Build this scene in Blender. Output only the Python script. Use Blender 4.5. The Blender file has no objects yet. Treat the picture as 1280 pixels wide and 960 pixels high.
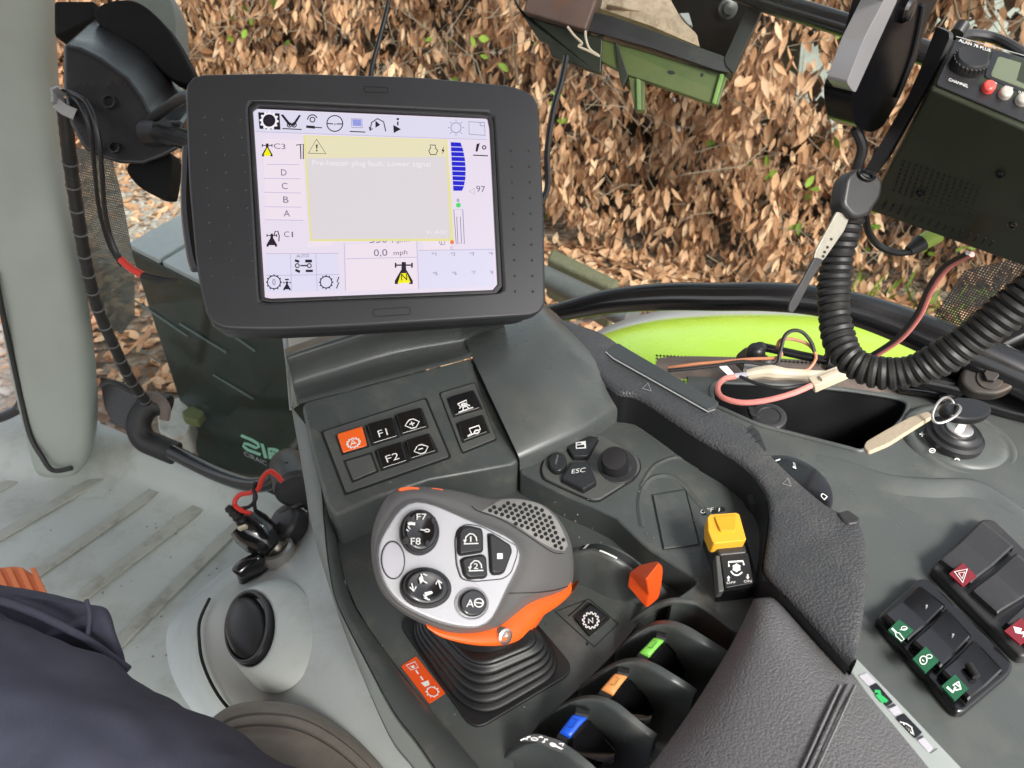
import bpy, bmesh, math, random
import numpy as np
from mathutils import Vector, Matrix
random.seed(7); rng = np.random.default_rng(7)
SC = bpy.context.scene; COL = SC.collection
EXPO = 1.25
# ------------------------------------------------------------------ camera and pixel -> point on a real surface
CAM = Vector((0, 0, 1.2)); PITCH = math.radians(36); FPX = 931.0
cam = bpy.data.objects.new('camera', bpy.data.cameras.new('camera')); COL.objects.link(cam)
cam.location = CAM; cam.rotation_euler = (math.radians(90) - PITCH, 0, 0)
cam.data.sensor_width = 36; cam.data.lens = 36 * FPX / 1280; cam.data.clip_start = 0.02; cam.data.clip_end = 200
cam.data.dof.use_dof = True; cam.data.dof.focus_distance = .70; cam.data.dof.aperture_fstop = 13
SC.camera = cam
RM = cam.rotation_euler.to_matrix()
def ray(x, y): return RM @ Vector(((x - 640) / FPX, -(y - 480) / FPX, -1.0))
def D(x, y, d): return CAM + ray(x, y) * d                 # at a distance
def Z(x, y, z):                                            # on a horizontal surface of height z
    r = ray(x, y); return CAM + r * ((z - CAM.z) / r.z)
def ps(a, b, c):                                           # a flat surface through three points
    n = (b - a).cross(c - a).normalized()
    if n.dot(CAM - a) < 0: n = -n
    def S(x, y, h=0.0):
        r = ray(x, y); t = n.dot(a - CAM) / n.dot(r)
        return CAM + r * t + n * h
    S.n = n; return S
def zs(z):
    S = lambda x, y, h=0.0: Z(x, y, z) + Vector((0, 0, h))
    S.n = Vector((0, 0, 1)); return S
def ds(d):                                                 # a surface facing the lens at a distance d
    return ps(D(0, 0, d), D(1000, 0, d), D(0, 900, d))
def cr(ox, oy, s):
    return lambda *p: [(ox + a / s, oy + b / s) for a, b in p]
# ------------------------------------------------------------------ 2-D helpers (pixel outlines)
def ell(cx, cy, rx, ry=None, rot=0, n=28, a0=0, a1=360):
    ry = rx if ry is None else ry; out = []; c, s = math.cos(math.radians(rot)), math.sin(math.radians(rot))
    full = abs(a1 - a0) >= 359.9; m = n if full else n - 1
    for i in range(n):
        a = math.radians(a0 + (a1 - a0) * i / m); x, y = rx * math.cos(a), ry * math.sin(a)
        out.append((cx + x * c - y * s, cy + x * s + y * c))
    return out
def rnd(poly, r, n=4):                                     # round the corners of an outline
    out = []; N = len(poly)
    for i in range(N):
        p0, p, p2 = Vector(poly[i - 1]), Vector(poly[i]), Vector(poly[(i + 1) % N])
        a, b = p0 - p, p2 - p; q = min(r, a.length * .45, b.length * .45)
        if a.length < 1e-6 or b.length < 1e-6: out.append(tuple(p)); continue
        A, B = p + a.normalized() * q, p + b.normalized() * q
        for k in range(n + 1):
            t = k / n; w = A * (1 - t) ** 2 + p * 2 * t * (1 - t) + B * t * t; out.append((w.x, w.y))
    return out
def sm(pts, n=6, closed=False):                            # Catmull-Rom through points of any dimension
    P = [Vector(p) for p in pts]; N = len(P); out = []
    rngk = range(N) if closed else range(N - 1)
    for i in rngk:
        if closed: p0, p1, p2, p3 = P[i - 1], P[i], P[(i + 1) % N], P[(i + 2) % N]
        else: p0, p1, p2, p3 = P[max(i - 1, 0)], P[i], P[i + 1], P[min(i + 2, N - 1)]
        for k in range(n):
            t = k / n
            out.append(0.5 * ((2 * p1) + (p2 - p0) * t + (2 * p0 - 5 * p1 + 4 * p2 - p3) * t * t + (3 * p1 - p0 - 3 * p2 + p3) * t ** 3))
    if not closed: out.append(P[-1])
    return out
def sm2(pts, n=5, closed=True): return [tuple(p)[:2] for p in sm(pts, n, closed)]
def resample(poly, n):                                     # n points by arc length, closed
    P = [Vector(p) for p in poly]; P.append(P[0]); L = [0]
    for a, b in zip(P, P[1:]): L.append(L[-1] + (b - a).length)
    out = []; j = 0
    for i in range(n):
        t = L[-1] * i / n
        while L[j + 1] < t: j += 1
        f = (t - L[j]) / max(L[j + 1] - L[j], 1e-9); out.append(tuple(P[j].lerp(P[j + 1], f)))
    return out
# ------------------------------------------------------------------ geometry accumulator
_txt = {}
def text_mesh(s):
    if s not in _txt:
        cu = bpy.data.curves.new('t', 'FONT'); cu.body = s; cu.resolution_u = 3
        o = bpy.data.objects.new('t', cu); COL.objects.link(o)
        me = bpy.data.meshes.new_from_object(o.evaluated_get(bpy.context.evaluated_depsgraph_get()))
        V = [tuple(v.co)[:2] for v in me.vertices]; Fc = [tuple(p.vertices) for p in me.polygons]
        bpy.data.objects.remove(o); bpy.data.curves.remove(cu); bpy.data.meshes.remove(me)
        x0 = min(v[0] for v in V); x1 = max(v[0] for v in V)
        _txt[s] = ([((v[0] - x0) / (x1 - x0), v[1] / 0.69) for v in V], Fc)
    return _txt[s]
class G:
    def __init__(s): s.v = []; s.f = []
    def add(s, vs, fs):
        b = len(s.v); s.v += [Vector(v) for v in vs]; s.f += [tuple(i + b for i in f) for f in fs]; return s
    def flat(s, S, poly, h=0.0): return s.add([S(x, y, h) for x, y in poly], [tuple(range(len(poly)))])
    def prism(s, S, poly, h0, h1):
        n = len(poly); vs = [S(x, y, h0) for x, y in poly] + [S(x, y, h1) for x, y in poly]
        return s.add(vs, [tuple(range(n))[::-1], tuple(range(n, 2 * n))] + [(i, (i + 1) % n, n + (i + 1) % n, n + i) for i in range(n)])
    def slab(s, top, off):                                  # top: world points; off: one offset or one per point
        n = len(top); offs = off if isinstance(off, list) else [off] * n
        vs = [Vector(p) for p in top] + [Vector(p) + Vector(o) for p, o in zip(top, offs)]
        return s.add(vs, [tuple(range(n)), tuple(range(n, 2 * n))[::-1]] + [(i, n + i, n + (i + 1) % n, (i + 1) % n) for i in range(n)])
    def frame(s, S, outer, inner, h0, h1, n=64):
        o, q = (resample(outer, n), resample(inner, n)) if n else (outer, inner); n = len(o)
        vs = [S(*p, h1) for p in o] + [S(*p, h1) for p in q] + [S(*p, h0) for p in o] + [S(*p, h0) for p in q]; fs = []
        for i in range(n):
            j = (i + 1) % n
            fs += [(i, j, n + j, n + i), (2 * n + i, 3 * n + i, 3 * n + j, 2 * n + j), (i, 2 * n + i, 2 * n + j, j), (n + i, n + j, 3 * n + j, 3 * n + i)]
        return s.add(vs, fs)
    def ribbon(s, S, pts, w, h=0.0004, closed=False, h0=None):   # flat line of width w px
        P = [Vector(p) for p in pts]; N = len(P); L = []; R = []
        for i in range(N):
            a = P[i - 1] if (i > 0 or closed) else P[i]; b = P[(i + 1) % N] if (i < N - 1 or closed) else P[i]
            d = (b - a)
            if d.length < 1e-9: d = Vector((1, 0))
            d.normalize(); nn = Vector((-d.y, d.x)) * w / 2; L.append(P[i] + nn); R.append(P[i] - nn)
        m = N if closed else N - 1; n = N
        vs = [S(p.x, p.y, h) for p in L] + [S(p.x, p.y, h) for p in R]
        fs = [(i, (i + 1) % n, n + (i + 1) % n, n + i) for i in range(m)]
        if h0 is not None:
            vs += [S(p.x, p.y, h0) for p in L] + [S(p.x, p.y, h0) for p in R]
            for i in range(m):
                j = (i + 1) % n; fs += [(i, 2 * n + i, 2 * n + j, j), (n + i, n + j, 3 * n + j, 3 * n + i)]
        return s.add(vs, fs)
    def text(s, S, t, a, b, up, h=0.0005, mirror=False):    # baseline a -> b in px, up = cap-height vector in px
        V, Fc = text_mesh(t); vs = []
        for x, y in V:
            if mirror: x = 1 - x
            vs.append(S(a[0] + (b[0] - a[0]) * x + up[0] * y, a[1] + (b[1] - a[1]) * x + up[1] * y, h))
        return s.add(vs, Fc)
    def loft(s, rows, cu=False, cv=False, cap=False):       # rows of equal length; cu closes each row
        n = len(rows[0]); m = len(rows); vs = [p for r in rows for p in r]; fs = []
        for r in range(m if cv else m - 1):
            r2 = (r + 1) % m
            for i in range(n if cu else n - 1):
                j = (i + 1) % n; fs.append((r * n + i, r * n + j, r2 * n + j, r2 * n + i))
        if cap: fs += [tuple(range(n))[::-1], tuple(range((m - 1) * n, m * n))]
        return s.add(vs, fs)
    def tube(s, pts, r, n=10, cap=True, closed=False, flat=1.0):
        P = [Vector(p) for p in pts]; N = len(P); rr = r if isinstance(r, (list, tuple)) else [r] * N; rows = []; up = None
        for i in range(N):
            a = P[i - 1] if (i > 0 or closed) else P[i]; b = P[(i + 1) % N] if (i < N - 1 or closed) else P[i]
            t = (b - a).normalized()
            if up is None: up = t.orthogonal().normalized()
            up = (up - t * up.dot(t))
            up = up.normalized() if up.length > 1e-6 else t.orthogonal().normalized()
            w = t.cross(up)
            rows.append([P[i] + (up * math.cos(2 * math.pi * k / n) * flat + w * math.sin(2 * math.pi * k / n)) * rr[i] for k in range(n)])
        return s.loft(rows, cu=True, cv=closed, cap=cap and not closed)
    def lathe(s, c, axis, prof, n=32, cap=True):            # prof: (radius, height along axis)
        ax = Vector(axis).normalized(); u = ax.orthogonal().normalized(); w = ax.cross(u)
        rows = [[Vector(c) + ax * h + (u * math.cos(2 * math.pi * k / n) + w * math.sin(2 * math.pi * k / n)) * r for k in range(n)] for r, h in prof]
        return s.loft(rows, cu=True, cap=cap)
    def box(s, c, u, v, w): 
        c, u, v, w = map(Vector, (c, u, v, w)); vs = [c + u * i + v * j + w * k for i in (-.5, .5) for j in (-.5, .5) for k in (-.5, .5)]
        return s.add(vs, [(0, 1, 3, 2), (4, 6, 7, 5), (0, 4, 5, 1), (2, 3, 7, 6), (0, 2, 6, 4), (1, 5, 7, 3)])
# ------------------------------------------------------------------ objects
def root(o):
    while o.parent: o = o.parent
    return o
def tag(o, label=None, cat=None, group=None, kind=None):
    for k, v in (('label', label), ('category', cat), ('group', group), ('kind', kind)):
        if v: o[k] = v
    return o
def thing(name, label, cat, loc, group=None):
    o = bpy.data.objects.new(name, None); COL.objects.link(o); o.location = loc; o.empty_display_size = .05
    return tag(o, label, cat, group)
def obj(name, g, m, parent=None, bev=0, sub=0, smooth=True, seg=2, solid=0, ang=35, recalc=True):
    off = Vector(root(parent).location) if parent else None
    if off is None:
        lo = [min(v[i] for v in g.v) for i in range(3)]; hi = [max(v[i] for v in g.v) for i in range(3)]
        off = Vector(((lo[0] + hi[0]) / 2, (lo[1] + hi[1]) / 2, lo[2]))
    me = bpy.data.meshes.new(name); me.from_pydata([tuple(v - off) for v in g.v], [], g.f); me.validate()
    if recalc:
        b = bmesh.new(); b.from_mesh(me); bmesh.ops.recalc_face_normals(b, faces=b.faces); b.to_mesh(me); b.free()
    me.materials.append(m); o = bpy.data.objects.new(name, me); COL.objects.link(o)
    if parent: o.parent = parent
    else: o.location = off
    if smooth:
        me.polygons.foreach_set('use_smooth', [True] * len(me.polygons))
        if not sub and not bev: me.set_sharp_from_angle(angle=math.radians(ang))
    if solid:
        q = o.modifiers.new('thick', 'SOLIDIFY'); q.thickness = solid; q.offset = -1
    if bev:
        q = o.modifiers.new('bevel', 'BEVEL'); q.width = bev; q.segments = seg; q.limit_method = 'ANGLE'; q.angle_limit = math.radians(ang); q.harden_normals = True
    if sub:
        q = o.modifiers.new('smooth', 'SUBSURF'); q.levels = q.render_levels = sub
    return o
def flatobj(name, g, m, parent): return obj(name, g, m, parent, smooth=False)
# ------------------------------------------------------------------ materials
def _n(nt, t, **kw):
    n = nt.nodes.new(t)
    for k, v in kw.items(): setattr(n, k, v)
    return n
def mat(name, c, rough=.5, metal=0, bump=0, bscale=400, vor=False, var=.12, vscale=14, dirt=None, dirt_amt=0, dscale=30, spec=.5, coat=0, rvar=.12, dust=0):
    m = bpy.data.materials.new(name); m.use_nodes = True; nt = m.node_tree; b = nt.nodes['Principled BSDF']; L = nt.links.new
    b.inputs['Metallic'].default_value = metal; b.inputs['Specular IOR Level'].default_value = spec
    if coat: b.inputs['Coat Weight'].default_value = coat; b.inputs['Coat Roughness'].default_value = .12
    tc = _n(nt, 'ShaderNodeTexCoord'); nz = _n(nt, 'ShaderNodeTexNoise'); nz.inputs['Scale'].default_value = vscale; nz.inputs['Detail'].default_value = 6
    L(tc.outputs['Object'], nz.inputs['Vector'])
    mx = _n(nt, 'ShaderNodeMix', data_type='RGBA'); mx.inputs['A'].default_value = (*[x * (1 - var) for x in c], 1); mx.inputs['B'].default_value = (*[min(1, x * (1 + var)) for x in c], 1)
    L(nz.outputs['Fac'], mx.inputs['Factor']); out = mx.outputs['Result']
    if dirt:
        d = _n(nt, 'ShaderNodeTexNoise'); d.inputs['Scale'].default_value = dscale; d.inputs['Detail'].default_value = 8; d.inputs['Roughness'].default_value = .7; L(tc.outputs['Object'], d.inputs['Vector'])
        mr = _n(nt, 'ShaderNodeMapRange'); mr.inputs[1].default_value = .5; mr.inputs[2].default_value = .78; mr.inputs[4].default_value = dirt_amt; L(d.outputs['Fac'], mr.inputs[0])
        m2 = _n(nt, 'ShaderNodeMix', data_type='RGBA'); L(mr.outputs[0], m2.inputs['Factor']); L(out, m2.inputs['A']); m2.inputs['B'].default_value = (*dirt, 1); out = m2.outputs['Result']
    if dust:                                                # sparse pale crumbs and lint
        dv = _n(nt, 'ShaderNodeTexVoronoi'); dv.inputs['Scale'].default_value = 90; L(tc.outputs['Object'], dv.inputs['Vector'])
        dl = _n(nt, 'ShaderNodeMapRange'); dl.inputs[1].default_value = .05; dl.inputs[2].default_value = .085; dl.inputs[3].default_value = 1; dl.inputs[4].default_value = 0; L(dv.outputs['Distance'], dl.inputs[0])
        sp_c = _n(nt, 'ShaderNodeSeparateColor'); L(dv.outputs['Color'], sp_c.inputs[0]); gt = _n(nt, 'ShaderNodeMath', operation='GREATER_THAN'); gt.inputs[1].default_value = 1 - dust; L(sp_c.outputs[1], gt.inputs[0])
        ml = _n(nt, 'ShaderNodeMath', operation='MULTIPLY'); L(dl.outputs[0], ml.inputs[0]); L(gt.outputs[0], ml.inputs[1]); m3 = _n(nt, 'ShaderNodeMix', data_type='RGBA'); L(ml.outputs[0], m3.inputs['Factor']); L(out, m3.inputs['A']); m3.inputs['B'].default_value = (.28, .25, .20, 1); out = m3.outputs['Result']
    L(out, b.inputs['Base Color'])
    rr = _n(nt, 'ShaderNodeMapRange'); rr.inputs[1].default_value = .3; rr.inputs[2].default_value = .7; rr.inputs[3].default_value = max(.03, rough - rvar); rr.inputs[4].default_value = min(1, rough + rvar)
    L(nz.outputs['Fac'], rr.inputs[0]); L(rr.outputs[0], b.inputs['Roughness'])
    if bump:
        if vor:
            t = _n(nt, 'ShaderNodeTexVoronoi', feature='F1'); h = t.outputs['Distance']
            wn = _n(nt, 'ShaderNodeTexNoise'); wn.inputs['Scale'].default_value = bscale * .35; L(tc.outputs['Object'], wn.inputs['Vector'])
            wm = _n(nt, 'ShaderNodeVectorMath', operation='MULTIPLY_ADD'); wm.inputs[1].default_value = (.22 / bscale,) * 3; L(wn.outputs['Color'], wm.inputs[0]); L(tc.outputs['Object'], wm.inputs[2]); L(wm.outputs[0], t.inputs['Vector'])
        else:
            t = _n(nt, 'ShaderNodeTexNoise'); t.inputs['Detail'].default_value = 3; h = t.outputs['Fac']; L(tc.outputs['Object'], t.inputs['Vector'])
        t.inputs['Scale'].default_value = bscale
        bp = _n(nt, 'ShaderNodeBump'); bp.inputs['Strength'].default_value = bump; bp.inputs['Distance'].default_value = (1.1 if vor else .6) / bscale
        if vor: bp.invert = True
        L(h, bp.inputs['Height']); L(bp.outputs[0], b.inputs['Normal'])
    return m
def emit(name, c, s=1.0):
    m = bpy.data.materials.new(name); m.use_nodes = True; b = m.node_tree.nodes['Principled BSDF']
    b.inputs['Base Color'].default_value = (.01, .01, .01, 1); b.inputs['Roughness'].default_value = .25
    b.inputs['Emission Color'].default_value = (*c, 1); b.inputs['Emission Strength'].default_value = s / (2 ** EXPO); return m
def dots_mat(name, c, scale, hole=.32, through=True):
    m = bpy.data.materials.new(name); m.use_nodes = True; nt = m.node_tree; b = nt.nodes['Principled BSDF']; L = nt.links.new
    b.inputs['Base Color'].default_value = (*c, 1); b.inputs['Roughness'].default_value = .6
    uv = _n(nt, 'ShaderNodeUVMap'); v = _n(nt, 'ShaderNodeTexVoronoi', voronoi_dimensions='2D'); v.inputs['Randomness'].default_value = 0; v.inputs['Scale'].default_value = scale
    L(uv.outputs[0], v.inputs['Vector']); lt = _n(nt, 'ShaderNodeMath', operation='LESS_THAN'); lt.inputs[1].default_value = hole; L(v.outputs['Distance'], lt.inputs[0])
    t = _n(nt, 'ShaderNodeBsdfTransparent'); mx = _n(nt, 'ShaderNodeMixShader'); L(lt.outputs[0], mx.inputs[0]); L(b.outputs[0], mx.inputs[1]); L(t.outputs[0], mx.inputs[2])
    L(mx.outputs[0], nt.nodes['Material Output'].inputs['Surface']); return m
def glass_mat(name, tint=(.93, .97, .95)):
    m = bpy.data.materials.new(name); m.use_nodes = True; nt = m.node_tree; L = nt.links.new; nt.nodes.remove(nt.nodes['Principled BSDF'])
    t = _n(nt, 'ShaderNodeBsdfTransparent'); t.inputs[0].default_value = (*tint, 1); g = _n(nt, 'ShaderNodeBsdfGlossy'); g.inputs['Roughness'].default_value = .03
    ge = _n(nt, 'ShaderNodeNewGeometry'); dt = _n(nt, 'ShaderNodeVectorMath', operation='DOT_PRODUCT'); L(ge.outputs['Normal'], dt.inputs[0]); L(ge.outputs['Incoming'], dt.inputs[1])
    ab = _n(nt, 'ShaderNodeMath', operation='ABSOLUTE'); L(dt.outputs['Value'], ab.inputs[0]); iv = _n(nt, 'ShaderNodeMath', operation='SUBTRACT'); iv.inputs[0].default_value = 1; L(ab.outputs[0], iv.inputs[1])
    pw = _n(nt, 'ShaderNodeMath', operation='POWER'); pw.inputs[1].default_value = 5; L(iv.outputs[0], pw.inputs[0]); fr = _n(nt, 'ShaderNodeMath', operation='MULTIPLY_ADD'); fr.inputs[1].default_value = .4; fr.inputs[2].default_value = .02; L(pw.outputs[0], fr.inputs[0])
    mx = _n(nt, 'ShaderNodeMixShader'); L(fr.outputs[0], mx.inputs[0]); L(t.outputs[0], mx.inputs[1]); L(g.outputs[0], mx.inputs[2])
    L(mx.outputs[0], nt.nodes['Material Output'].inputs['Surface']); return m
M = dict(
 deck=mat('console plastic', (.070, .079, .076), .38, bump=.12, bscale=1100, dirt=(.19, .175, .15), dirt_amt=.5, dscale=34, dust=.05),
 deck2=mat('console hump plastic', (.076, .084, .081), .33, bump=.10, bscale=1100, dirt=(.16, .15, .13), dirt_amt=.4, dscale=22, dust=.03),
 trim=mat('grey console trim', (.17, .185, .17), .42, bump=.04, bscale=900, dirt=(.2, .18, .15), dirt_amt=.4),
 pad=mat('grained rim plastic', (.052, .053, .056), .40, bump=.42, bscale=480, vor=True, dirt=(.15, .14, .12), dirt_amt=.4, dscale=25, dust=.03),
 padside=mat('black rim side', (.012, .012, .013), .45, bump=.15, bscale=500),
 smoothpad=mat('smooth rim inlay', (.045, .050, .052), .35),
 leather=mat('grey leather', (.118, .115, .118), .35, bump=.42, bscale=620, vor=True, var=.12, vscale=9, dirt=(.16, .155, .15), dirt_amt=.25, dscale=30, rvar=.06),
 pale=mat('pale cab plastic', (.47, .50, .485), .42, bump=.05, bscale=900, dirt=(.22, .21, .18), dirt_amt=.5, dscale=9, dust=.02),
 floor=mat('cab floor mat', (.41, .435, .405), .48, bump=.06, bscale=300, dirt=(.22, .195, .155), dirt_amt=.75, dscale=7, var=.16, vscale=4, dust=.05),
 rib=mat('worn floor rib', (.34, .345, .30), .5, bump=.06, bscale=300, dirt=(.115, .095, .065), dirt_amt=.9, dscale=18),
 pillar=mat('pillar cladding', (.30, .33, .295), .5, bump=.05, bscale=500, dirt=(.3, .29, .24), dirt_amt=.25, dscale=7),
 black=mat('black plastic', (.014, .014, .015), .4, bump=.05, bscale=600),
 blackmid=mat('charcoal plastic', (.028, .028, .030), .42, bump=.06, bscale=700, dirt=(.10, .09, .07), dirt_amt=.3),
 gloss=mat('glossy black', (.006, .006, .007), .16, coat=.4),
 rubber=mat('rubber', (.012, .012, .012), .5, bump=.08, bscale=500, dirt=(.08, .075, .06), dirt_amt=.25),
 tube=mat('black painted tube', (.008, .008, .009), .22, coat=.3, rvar=.06),
 orange=mat('orange plastic', (.88, .13, .015), .4),
 orangered=mat('orange red plastic', (.80, .09, .012), .4),
 pedal=mat('orange pedal rubber', (.75, .2, .06), .6),
 yellow=mat('yellow plastic', (.80, .42, .03), .38),
 green=mat('green plastic', (.20, .60, .08), .4), peach=mat('pale orange plastic', (.80, .33, .10), .4), blue=mat('blue plastic', (.01, .10, .70), .3),
 white=mat('white print', (.78, .78, .76), .5, var=.05), grey=mat('grey print', (.30, .30, .30), .5),
 groove=mat('dark groove', (.008, .009, .009), .7),
 bezel=mat('monitor plastic', (.034, .035, .039), .45, bump=.04, bscale=900, vscale=5),
 silver=mat('silver plate', (.49, .49, .51), .36, metal=.15, var=.04), lilac=mat('pale grey cap', (.47, .46, .50), .42, var=.03),
 jgrey=mat('joystick grip', (.132, .130, .127), .48, bump=.08, bscale=700), mesh=mat('grip mesh rib', (.33, .315, .295), .5),
 metal=mat('bare metal', (.55, .53, .5), .35, metal=.9), darkmetal=mat('worn dark metal', (.05, .045, .04), .45, metal=.5, dirt=(.12, .07, .04), dirt_amt=.7),
 rust=mat('rusty steel', (.14, .095, .078), .6, metal=.2, dirt=(.23, .08, .03), dirt_amt=.95, dscale=24, var=.4, vscale=30),
 olive=mat('olive painted steel', (.085, .115, .035), .4, dirt=(.03, .05, .02), dirt_amt=.5), darkolive=mat('dark olive steel', (.018, .024, .014), .45),
 wood=mat('weathered wood', (.52, .36, .27), .8, bump=.6, bscale=90, dirt=(.16, .10, .07), dirt_amt=.9, dscale=45, var=.35, vscale=40),
 lime=mat('lime green paint', (.33, .53, .022), .30, coat=.2, var=.03, dirt=(.42, .55, .12), dirt_amt=.3, dscale=8),
 fgrey=mat('grey mudguard lip', (.22, .225, .215), .7), tank=mat('dark green steel', (.005, .017, .015), .4, spec=.3, var=.4, vscale=5, dirt=(.016, .034, .03), dirt_amt=.7, dscale=5),
 lid=mat('grey lid', (.30, .33, .34), .5, dirt=(.5, .5, .5), dirt_amt=.3),
 red=mat('red wire', (.62, .045, .03), .4), pink=mat('faded pink wire', (.80, .27, .23), .4), cream=mat('cream plastic', (.55, .48, .36), .5), tan=mat('tan leather tag', (.42, .34, .24), .6, bump=.2, bscale=200),
 navy=mat('navy cloth', (.062, .064, .098), .85, bump=.5, bscale=900, var=.22, vscale=22, dirt=(.10, .10, .13), dirt_amt=.35, dscale=40), skin=mat('skin', (.45, .25, .18), .55),
 seat=mat('brown seat cloth', (.27, .235, .20), .9, bump=.6, bscale=700, var=.35, vscale=40, dirt=(.32, .28, .24), dirt_amt=.5, dscale=120),
 radio=mat('radio case', (.020, .026, .013), .38, bump=.05, bscale=500), lcd=mat('radio display', (.12, .14, .09), .2), redbtn=mat('red button', (.75, .08, .07), .35), greybtn=mat('grey button', (.42, .39, .35), .45),
 redlens=mat('red lens', (.17, .008, .015), .25), greenlens=mat('green lens', (.006, .085, .032), .25),
 strip=mat('silver strip', (.40, .43, .41), .35, metal=.3), seal=mat('dusty rubber seal', (.13, .10, .085), .7, dirt=(.25, .2, .16), dirt_amt=.7),
 greensign=mat('pale green sticker', (.30, .62, .45), .5), concrete=mat('pale concrete', (.48, .46, .43), .8, var=.3, vscale=30, dirt=(.22, .14, .09), dirt_amt=.8, dscale=20),
 render=mat('pale wall render', (.42, .44, .40), .8, var=.5, vscale=3, dirt=(.16, .17, .10), dirt_amt=.9, dscale=5), bark=mat('mossy bark', (.10, .10, .055), .85, bump=.6, bscale=60, dirt=(.2, .18, .13), dirt_amt=.6, dscale=25), twig=mat('twig', (.20, .155, .11), .8),
)
# ================================================================== OUTSIDE
GZ = -1.1
gm = bpy.data.materials.new('ground soil'); gm.use_nodes = True; nt = gm.node_tree; b = nt.nodes['Principled BSDF']; L = nt.links.new
tc = _n(nt, 'ShaderNodeTexCoord'); v = _n(nt, 'ShaderNodeTexVoronoi'); v.inputs['Scale'].default_value = 22; L(tc.outputs['Object'], v.inputs['Vector'])
rp = _n(nt, 'ShaderNodeValToRGB'); sep = _n(nt, 'ShaderNodeSeparateColor'); L(v.outputs['Color'], sep.inputs[0]); L(sep.outputs[0], rp.inputs[0])
for i, (p, c) in enumerate([(0, (.06, .04, .026, 1)), (.35, (.17, .10, .06, 1)), (.65, (.20, .16, .13, 1)), (1, (.11, .075, .05, 1))]):
    e = rp.color_ramp.elements[i] if i < 2 else rp.color_ramp.elements.new(p); e.position = p; e.color = c
L(rp.outputs[0], b.inputs['Base Color']); b.inputs['Roughness'].default_value = .95
bp = _n(nt, 'ShaderNodeBump'); bp.inputs['Distance'].default_value = .03; L(v.outputs['Distance'], bp.inputs['Height']); bp.invert = True; L(bp.outputs[0], b.inputs['Normal'])
g = G(); g.add([(-40, -40, GZ), (40, -40, GZ), (40, 60, GZ), (-40, 60, GZ)], [(0, 1, 2, 3)])
tag(obj('ground', g, gm), kind='structure')
# hedge line: from far left to near right
HA, HB = Vector((-7.5, 8.3, 0)), Vector((5.5, 3.05, 0)); HD = (HB - HA); HL = HD.length; HD.normalize(); HN = Vector((HD.y, -HD.x, 0))   # HN towards the camera
if HN.y > 0: HN = -HN
def leaf_material(name, stops):
    m = bpy.data.materials.new(name); m.use_nodes = True; nt = m.node_tree; b = nt.nodes['Principled BSDF']; L = nt.links.new
    ge = _n(nt, 'ShaderNodeNewGeometry'); rp = _n(nt, 'ShaderNodeValToRGB'); L(ge.outputs['Random Per Island'], rp.inputs[0])
    for i, (p, c) in enumerate(stops):
        e = rp.color_ramp.elements[i] if i < 2 else rp.color_ramp.elements.new(p); e.position = p; e.color = (*c, 1)
    tc = _n(nt, 'ShaderNodeTexCoord'); nz = _n(nt, 'ShaderNodeTexNoise'); nz.inputs['Scale'].default_value = 60; L(tc.outputs['Object'], nz.inputs['Vector'])
    mx = _n(nt, 'ShaderNodeMix', data_type='RGBA', blend_type='MULTIPLY'); mx.inputs['Factor'].default_value = .35; L(rp.outputs[0], mx.inputs['A']); L(nz.outputs['Fac'], mx.inputs['B'])
    L(mx.outputs['Result'], b.inputs['Base Color']); b.inputs['Roughness'].default_value = .6; b.inputs['Specular IOR Level'].default_value = .2
    tr = _n(nt, 'ShaderNodeBsdfTranslucent'); L(mx.outputs['Result'], tr.inputs[0]); ms = _n(nt, 'ShaderNodeMixShader'); ms.inputs[0].default_value = .25
    L(b.outputs[0], ms.inputs[1]); L(tr.outputs[0], ms.inputs[2]); L(ms.outputs[0], nt.nodes['Material Output'].inputs['Surface']); return m
def leaves(name, P, direc, nrm, ln, wd, m, parent=None, curl=.25):
    """P centre of stalk end, direc along the leaf, nrm across; one bent leaf of six quads each"""
    n = len(P); side = np.cross(direc, nrm); side /= np.linalg.norm(side, axis=1)[:, None] + 1e-9
    nr = np.cross(side, direc); st = np.array([0, .22, .5, .78, 1.0]); wp = np.array([.05, .75, 1.0, .62, .03])
    cu = (rng.random(n) - .3) * curl * 2; fold = rng.random(n) * .5
    V = np.zeros((n, 5, 3, 3))
    for i in range(5):
        c = P + direc * (ln * st[i])[:, None] + nr * (ln * cu * st[i] ** 2)[:, None]
        for j, sgn in enumerate((-1, 0, 1)):
            V[:, i, j] = c + side * (wd * wp[i] * .5 * sgn)[:, None] + nr * (wd * wp[i] * .5 * abs(sgn) * fold)[:, None]
    V = V.reshape(-1, 3); q = []
    for i in range(4):
        for j in range(2): q.append([i * 3 + j, i * 3 + j + 1, i * 3 + j + 4, i * 3 + j + 3])
    F = (np.arange(n)[:, None, None] * 15 + np.array(q)[None]).reshape(-1, 4)
    me = bpy.data.meshes.new(name); me.vertices.add(len(V)); me.loops.add(F.size); me.polygons.add(len(F))
    off = np.array(root(parent).location) if parent else np.zeros(3)
    me.vertices.foreach_set('co', (V - off).ravel()); me.loops.foreach_set('vertex_index', F.ravel().astype(np.int32))
    me.polygons.foreach_set('loop_start', np.arange(0, F.size, 4, dtype=np.int32)); me.polygons.foreach_set('use_smooth', np.ones(len(F), bool)); me.update(calc_edges=True); me.validate()
    me.materials.append(m); o = bpy.data.objects.new(name, me); COL.objects.link(o)
    if parent: o.parent = parent
    return o
def unit(a): return a / (np.linalg.norm(a, axis=1)[:, None] + 1e-9)
copper = leaf_material('copper beech leaves', [(0, (.24, .11, .055)), (.15, (.47, .245, .13)), (.4, (.69, .42, .25)), (.62, (.60, .325, .175)), (.82, (.77, .54, .36)), (1, (.36, .17, .085))])
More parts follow.
